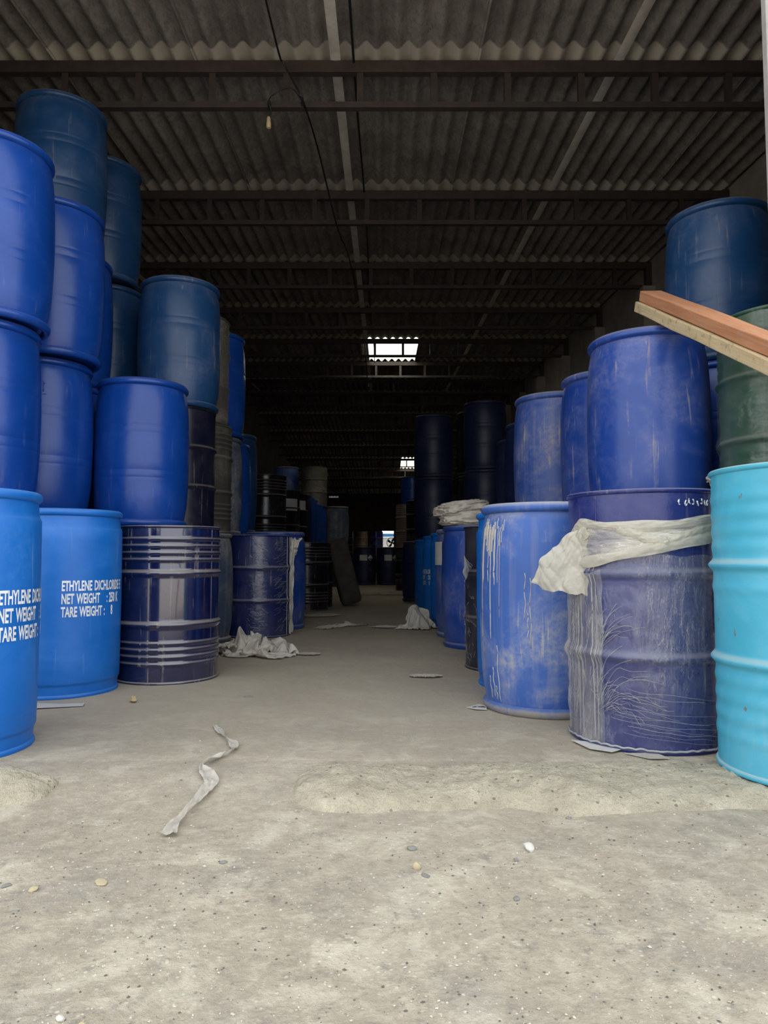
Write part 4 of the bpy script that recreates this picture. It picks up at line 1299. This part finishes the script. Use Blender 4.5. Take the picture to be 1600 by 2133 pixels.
# flat papers on the floor
def paper(name, pts, label, mat='paper'):
    cx = sum(p[0] for p in pts) / len(pts); cy = sum(p[1] for p in pts) / len(pts)
    bm = bmesh.new()
    top = [bm.verts.new((x - cx, y - cy, .006 + .004 * noise.noise(Vector((x * 20, y * 20, 0))))) for x, y in pts]
    f = bm.faces.new(top)
    r = bmesh.ops.extrude_face_region(bm, geom=[f])
    for g in r['geom']:
        if isinstance(g, bmesh.types.BMVert): g.co.z += .002
    bmesh.ops.recalc_face_normals(bm, faces=bm.faces)
    m = bpy.data.meshes.new(name); bm.to_mesh(m); bm.free()
    return tag(obj(name, m, M[mat], None, (cx, cy, 0)), label, 'paper', 'paper scraps on the floor')
paper('paper_sheet', [(-1.66, 3.42), (-1.62, 3.29), (-1.385, 3.36), (-1.40, 3.42), (-1.50, 3.40)], 'strip of white paper lying at the foot of the second lettered drum')
pp = paper('paper_sheet', [(.375, 3.33), (.41, 3.275), (.46, 3.27), (.47, 3.36), (.44, 3.385)], 'printed paper scrap at the foot of the dusty dripped drum')
obj('print', boxes('print', [(-.03, .03, -.012, -.002, .0095, .0102), (-.02, .025, .006, .012, .0095, .0102)]), M['hazard_dark'], pp)
paper('paper_sheet', [(.70, 2.74), (.735, 2.62), (.80, 2.57), (.84, 2.60), (.78, 2.70)], 'crumpled white paper tucked under the left edge of the torn-film drum')
paper('paper_sheet', [(.84, 2.56), (.90, 2.49), (.97, 2.49), (.95, 2.56)], 'grey paper scrap in front of the torn-film drum', 'plastic_sheet')
paper('paper_sheet', [(1.16, 2.53), (1.14, 2.47), (1.22, 2.45), (1.26, 2.52)], 'pale scrap between the torn-film drum and the cyan drum', 'plastic_sheet')
tag(obj('leaf', crumple('leaf', .065, .03, .03, 61.0, 20), M['pale_wood'], None, (-1.19, 3.47, .002), (0, 0, 2.0)), 'curled dry brown leaf on the floor before the navy ribbed drum', 'leaf')

# leaning slab at the black drums
def slab():
    bm = bmesh.new()
    m = boxes('leaning_slab', [(-.14, .14, -.24, .24, 0, .92)], .055)
    bm.from_mesh(m)
    for v in bm.verts:
        v.co.x += .01 * noise.noise(v.co * 4)
    bm.to_mesh(m); bm.free()
    m.polygons.foreach_set('use_smooth', [True] * len(m.polygons))
    return m
sb = tag(obj('leaning_slab', slab(), M['foam'], None, (-.46, 10.30, .04), (0, -.26, .15)), 'dark thick padded slab leaning left against the black drums', 'slab')

# fan in the back window
fan = tag(link('exhaust_fan', None, None, (.40, YB - .06, 1.42)), 'black exhaust fan silhouetted in the bright back window', 'fan')
obj('fan_frame', lathe('fan_frame', [(.24, -.05), (.27, -.05), (.27, .05), (.24, .05)], 32, True), M['cable'], fan, rot=(PI / 2, 0, 0))
obj('fan_motor', lathe('fan_motor', [(0, -.05), (.05, -.05), (.06, 0), (.05, .07), (0, .07)], 20), M['cable'], fan, rot=(PI / 2, 0, 0))
bl = mesh_of('blade', [(.03, -.02, -.01), (.22, -.09, -.03), (.235, .03, .02), (.10, .06, .03), (.03, .03, .01), (.03, -.02, -.006), (.22, -.09, -.026), (.235, .03, .024), (.10, .06, .034), (.03, .03, .014)],
             [(0, 1, 2, 3, 4), (9, 8, 7, 6, 5), (0, 5, 6, 1), (1, 6, 7, 2), (2, 7, 8, 3), (3, 8, 9, 4), (4, 9, 5, 0)], False)
for k in range(4): obj('blade', bl, M['cable'], fan, rot=(PI / 2, k * PI / 2 + .4, 0))

# hanging lamp holder and cables at the nearest truss
yt = T0; zb = zroof(T0) - .349
lp = tag(link('lamp_holder', None, None, (-.81, yt - .03, zb)), 'bare cream lamp holder dangling on a wire from the nearest truss', 'lamp holder')
obj('socket', lathe('socket', [(0, -.155), (.014, -.155), (.0165, -.15), (.0165, -.115), (.014, -.11), (.0145, -.085), (.010, -.078), (.004, -.07), (0, -.07)], 18), M['bulb_holder'], lp, (-.004, 0, 0))
wire = smooth_path([(-.004, 0, -.072), (.012, 0, -.035), (.004, -.012, .0), (.0, -.03, .02), (.012, -.02, .06), (.03, 0, .09), (.08, -.01, .12), (.13, -.01, .135), (.17, -.01, .12), (.21, -.01, .07), (.235, -.02, .025), (.24, -.01, .0)], 8)
obj('wire', tube('wire', wire, .0045, 6), M['cable'], lp)
obj('wire', tube('wire', [(.235 + .008 * math.cos(i * .8), -.012 + .03 * math.sin(i * .8), .0 + .003 * i) for i in range(16)], .0035, 6), M['cable'], lp)
obj('wire', tube('wire', [(.0 + .010 * math.cos(i * .8), .0 + .032 * math.sin(i * .8), -.006 + .0022 * i) for i in range(16)], .0035, 6), M['cable'], lp)
zc = lambda y: zroof(y) - .10
c1 = smooth_path([(-.72, 3.0, zc(3.0)), (-.72, 4.6, zc(4.6) + .02), (-.70, T0 - .12, zroof(T0) - .09), (-.62, T0 - .13, zroof(T0) - .25), (-.56, T0 - .10, zroof(T0) - .37), (-.53, 5.6, zc(5.6) - .20), (-.47, T0 + DT, zroof(T0 + DT) - .36), (-.42, 8.2, zroof(8.2) - .22), (-.36, T0 + 2 * DT, zroof(T0 + 2 * DT) - .36)], 10)
tag(obj('power_cable', tube('power_cable', c1, .007, 6), M['cable']), 'slack black cable running along under the roof past the lamp holder', 'cable')
c2 = [(-.205 + .01 * math.sin(y), y, zroof(y) - .012 - .02 * (y % DT) / DT) for y in [YF + .1 + i * .4 for i in range(33)]]
tag(obj('power_cable', tube('power_cable', c2, .009, 6), M['cable']), 'straight dark cable running back along the middle of the roof', 'cable')
c3 = smooth_path([(-.36, 13.3, zroof(13.3) - .02), (-.36, 15.3, zroof(15.3) - .34), (-.33, 15.33, zroof(15.3) - .55)], 6)
tag(obj('power_cable', tube('power_cable', c3, .010, 6), M['cable']), 'loose cable end hanging beside the bright skylight', 'cable')

# ------------------------------------------------------------------ stones and grit
def stone_mesh(name, seed, sub=2):
    bm = bmesh.new(); bmesh.ops.create_icosphere(bm, subdivisions=sub, radius=1)
    for v in bm.verts:
        v.co *= 1 + .35 * noise.noise(v.co * 1.1 + Vector((seed, 0, 0))) + .12 * noise.noise(v.co * 3 + Vector((0, seed, 0)))
    m = bpy.data.meshes.new(name); bm.to_mesh(m); bm.free()
    if sub > 1: m.polygons.foreach_set('use_smooth', [seed % 2 < 1] * len(m.polygons))
    return m
sm = [stone_mesh('pebble', k * 1.37 + .3) for k in range(5)]
def pebble(x, y, r, k, mat, label, sq=(1.3, 1, .62)):
    o = obj('pebble', sm[k], M[mat], None, (x, y, ground_z(x, y) + r * sq[2] * .6), (0, 0, R.uniform(0, 6)))
    o.scale = (r * sq[0], r * sq[1], r * sq[2])
    tag(o, label, 'pebble', 'pebbles on the ground outside')
def gp(px, py): # a spot on the outside ground
    Yc = .72 * 1500 / (py - 1160); return ((px - 800) / 1500 * Yc, Yc)
for px, py, r, k, mat, lb, sq in [
        (1095, 1754, .0145, 1, 'stone_white', 'largest white angular pebble on the ground at right', (1.15, .9, .75)),
        (857, 1753, .0105, 0, 'stone_grey', 'smooth grey pebble on the ground near the centre', (1.3, .9, .55)),
        (866, 1793, .0095, 3, 'stone_tan', 'small tan chip just below the smooth grey pebble', (.9, .9, 1.1)),
        (884, 1806, .0085, 2, 'stone_grey', 'flat dark chip next to the tan chip', (1.6, .8, .3)),
        (1405, 1652, .012, 4, 'stone_grey', 'dark bit at the foot of the curb, rightmost of the cluster', (1.3, .8, .5)),
        (1391, 1655, .009, 2, 'stone_grey', 'dark bit at the foot of the curb, beside the rightmost one', (1, .8, .6)),
        (1426, 1672, .009, 1, 'stone_grey', 'dark round bit right of the curb-foot cluster', (1, 1, .6)),
        (1068, 1660, .012, 3, 'stone_tan', 'pale stone at the foot of the curb, middle', (1.1, .9, .6)),
        (1205, 1674, .008, 0, 'stone_white', 'small white pebble below the curb', (1.2, .9, .7)),
        (1175, 1691, .008, 2, 'stone_grey', 'dark chip left below the small white pebble', (.8, 1, .6)),
        (1298, 1655, .007, 1, 'stone_grey', 'dark chip below the curb, left of the cluster', (1.1, .9, .6)),
        (1068, 1777, .006, 4, 'stone_grey', 'tiny brown-grey chip below the largest white pebble', (.8, .8, .8)),
        (1068, 1852, .007, 2, 'stone_grey', 'small grey chip in the right foreground', (1.2, .9, .5)),
        (228, 1818, .013, 3, 'stone_tan', 'pale flat stone in the left foreground', (1.5, 1, .2)),
        (92, 1834, .011, 1, 'stone_tan', 'pale chip at the far left foreground', (1.1, .9, .5)),
        (271, 2121, .008, 0, 'stone_white', 'white grain at the bottom edge, left of centre', (1, 1, .6)),
        (152, 2083, .007, 2, 'stone_white', 'white grain near the bottom left', (1.4, .8, .6)),
        (197, 2095, .006, 4, 'stone_tan', 'tan grain near the bottom left', (1, 1, .6)),
        (36, 1823, .009, 4, 'stone_grey', 'dark chip at the left edge of the foreground', (1.3, .8, .4)),
        (475, 1777, .008, 0, 'stone_grey', 'dark chip in the foreground below the ribbon end', (1.4, .8, .4)),
        (522, 1460, .016, 2, 'stone_grey', 'dark scrap on the warehouse floor before the aisle', (1.5, .9, .3))]:
    x, y = gp(px, py)
    pebble(x, y, r, k, mat, lb, sq)
def grit(name, n, rmin, rmax, seed, mat, label):
    rr = random.Random(seed)
    v = []; f = []
    base = [(1, 0, 0), (-1, 0, 0), (0, 1, 0), (0, -1, 0), (0, 0, 1), (0, 0, -1)]
    fs = [(0, 2, 4), (2, 1, 4), (1, 3, 4), (3, 0, 4), (2, 0, 5), (1, 2, 5), (3, 1, 5), (0, 3, 5)]
    for _ in range(n):
        y = 0.6 + 2.6 * rr.random() ** 1.3
        x = (rr.random() * 2 - 1) * (y * .75 + .15)
        if y > 2.0 and rr.random() < .6: continue
        if any(math.hypot(x - cx, y - cy) < .31 for cx, cy in ((-1.573, 2.64), (1.365, 2.31), (1.02, 2.83), (.747, 3.37), (1.385, 3.72), (1.85, 3.26))): continue
        r = rmin + (rmax - rmin) * rr.random() ** 3
        a = rr.uniform(0, 6.28); ca, sa = math.cos(a), math.sin(a)
        k = len(v); z0 = ground_z(x, y)
        ax, ay, az = rr.uniform(.7, 1.4), rr.uniform(.6, 1), rr.uniform(.4, .8)
        for bx, by, bz in base:
            px, py = bx * ax * r, by * ay * r
            v.append((x + px * ca - py * sa, y + px * sa + py * ca, z0 + bz * az * r + r * .2))
        f += [tuple(k + i for i in q) for q in fs]
    o = obj(name, mesh_of(name, v, f, False), M[mat])
    tag(o, label, 'grit', None, 'stuff')
grit('grit', 16000, .0008, .0040, 3, 'grit', 'pale and dark sand and grit scattered over the outside ground')
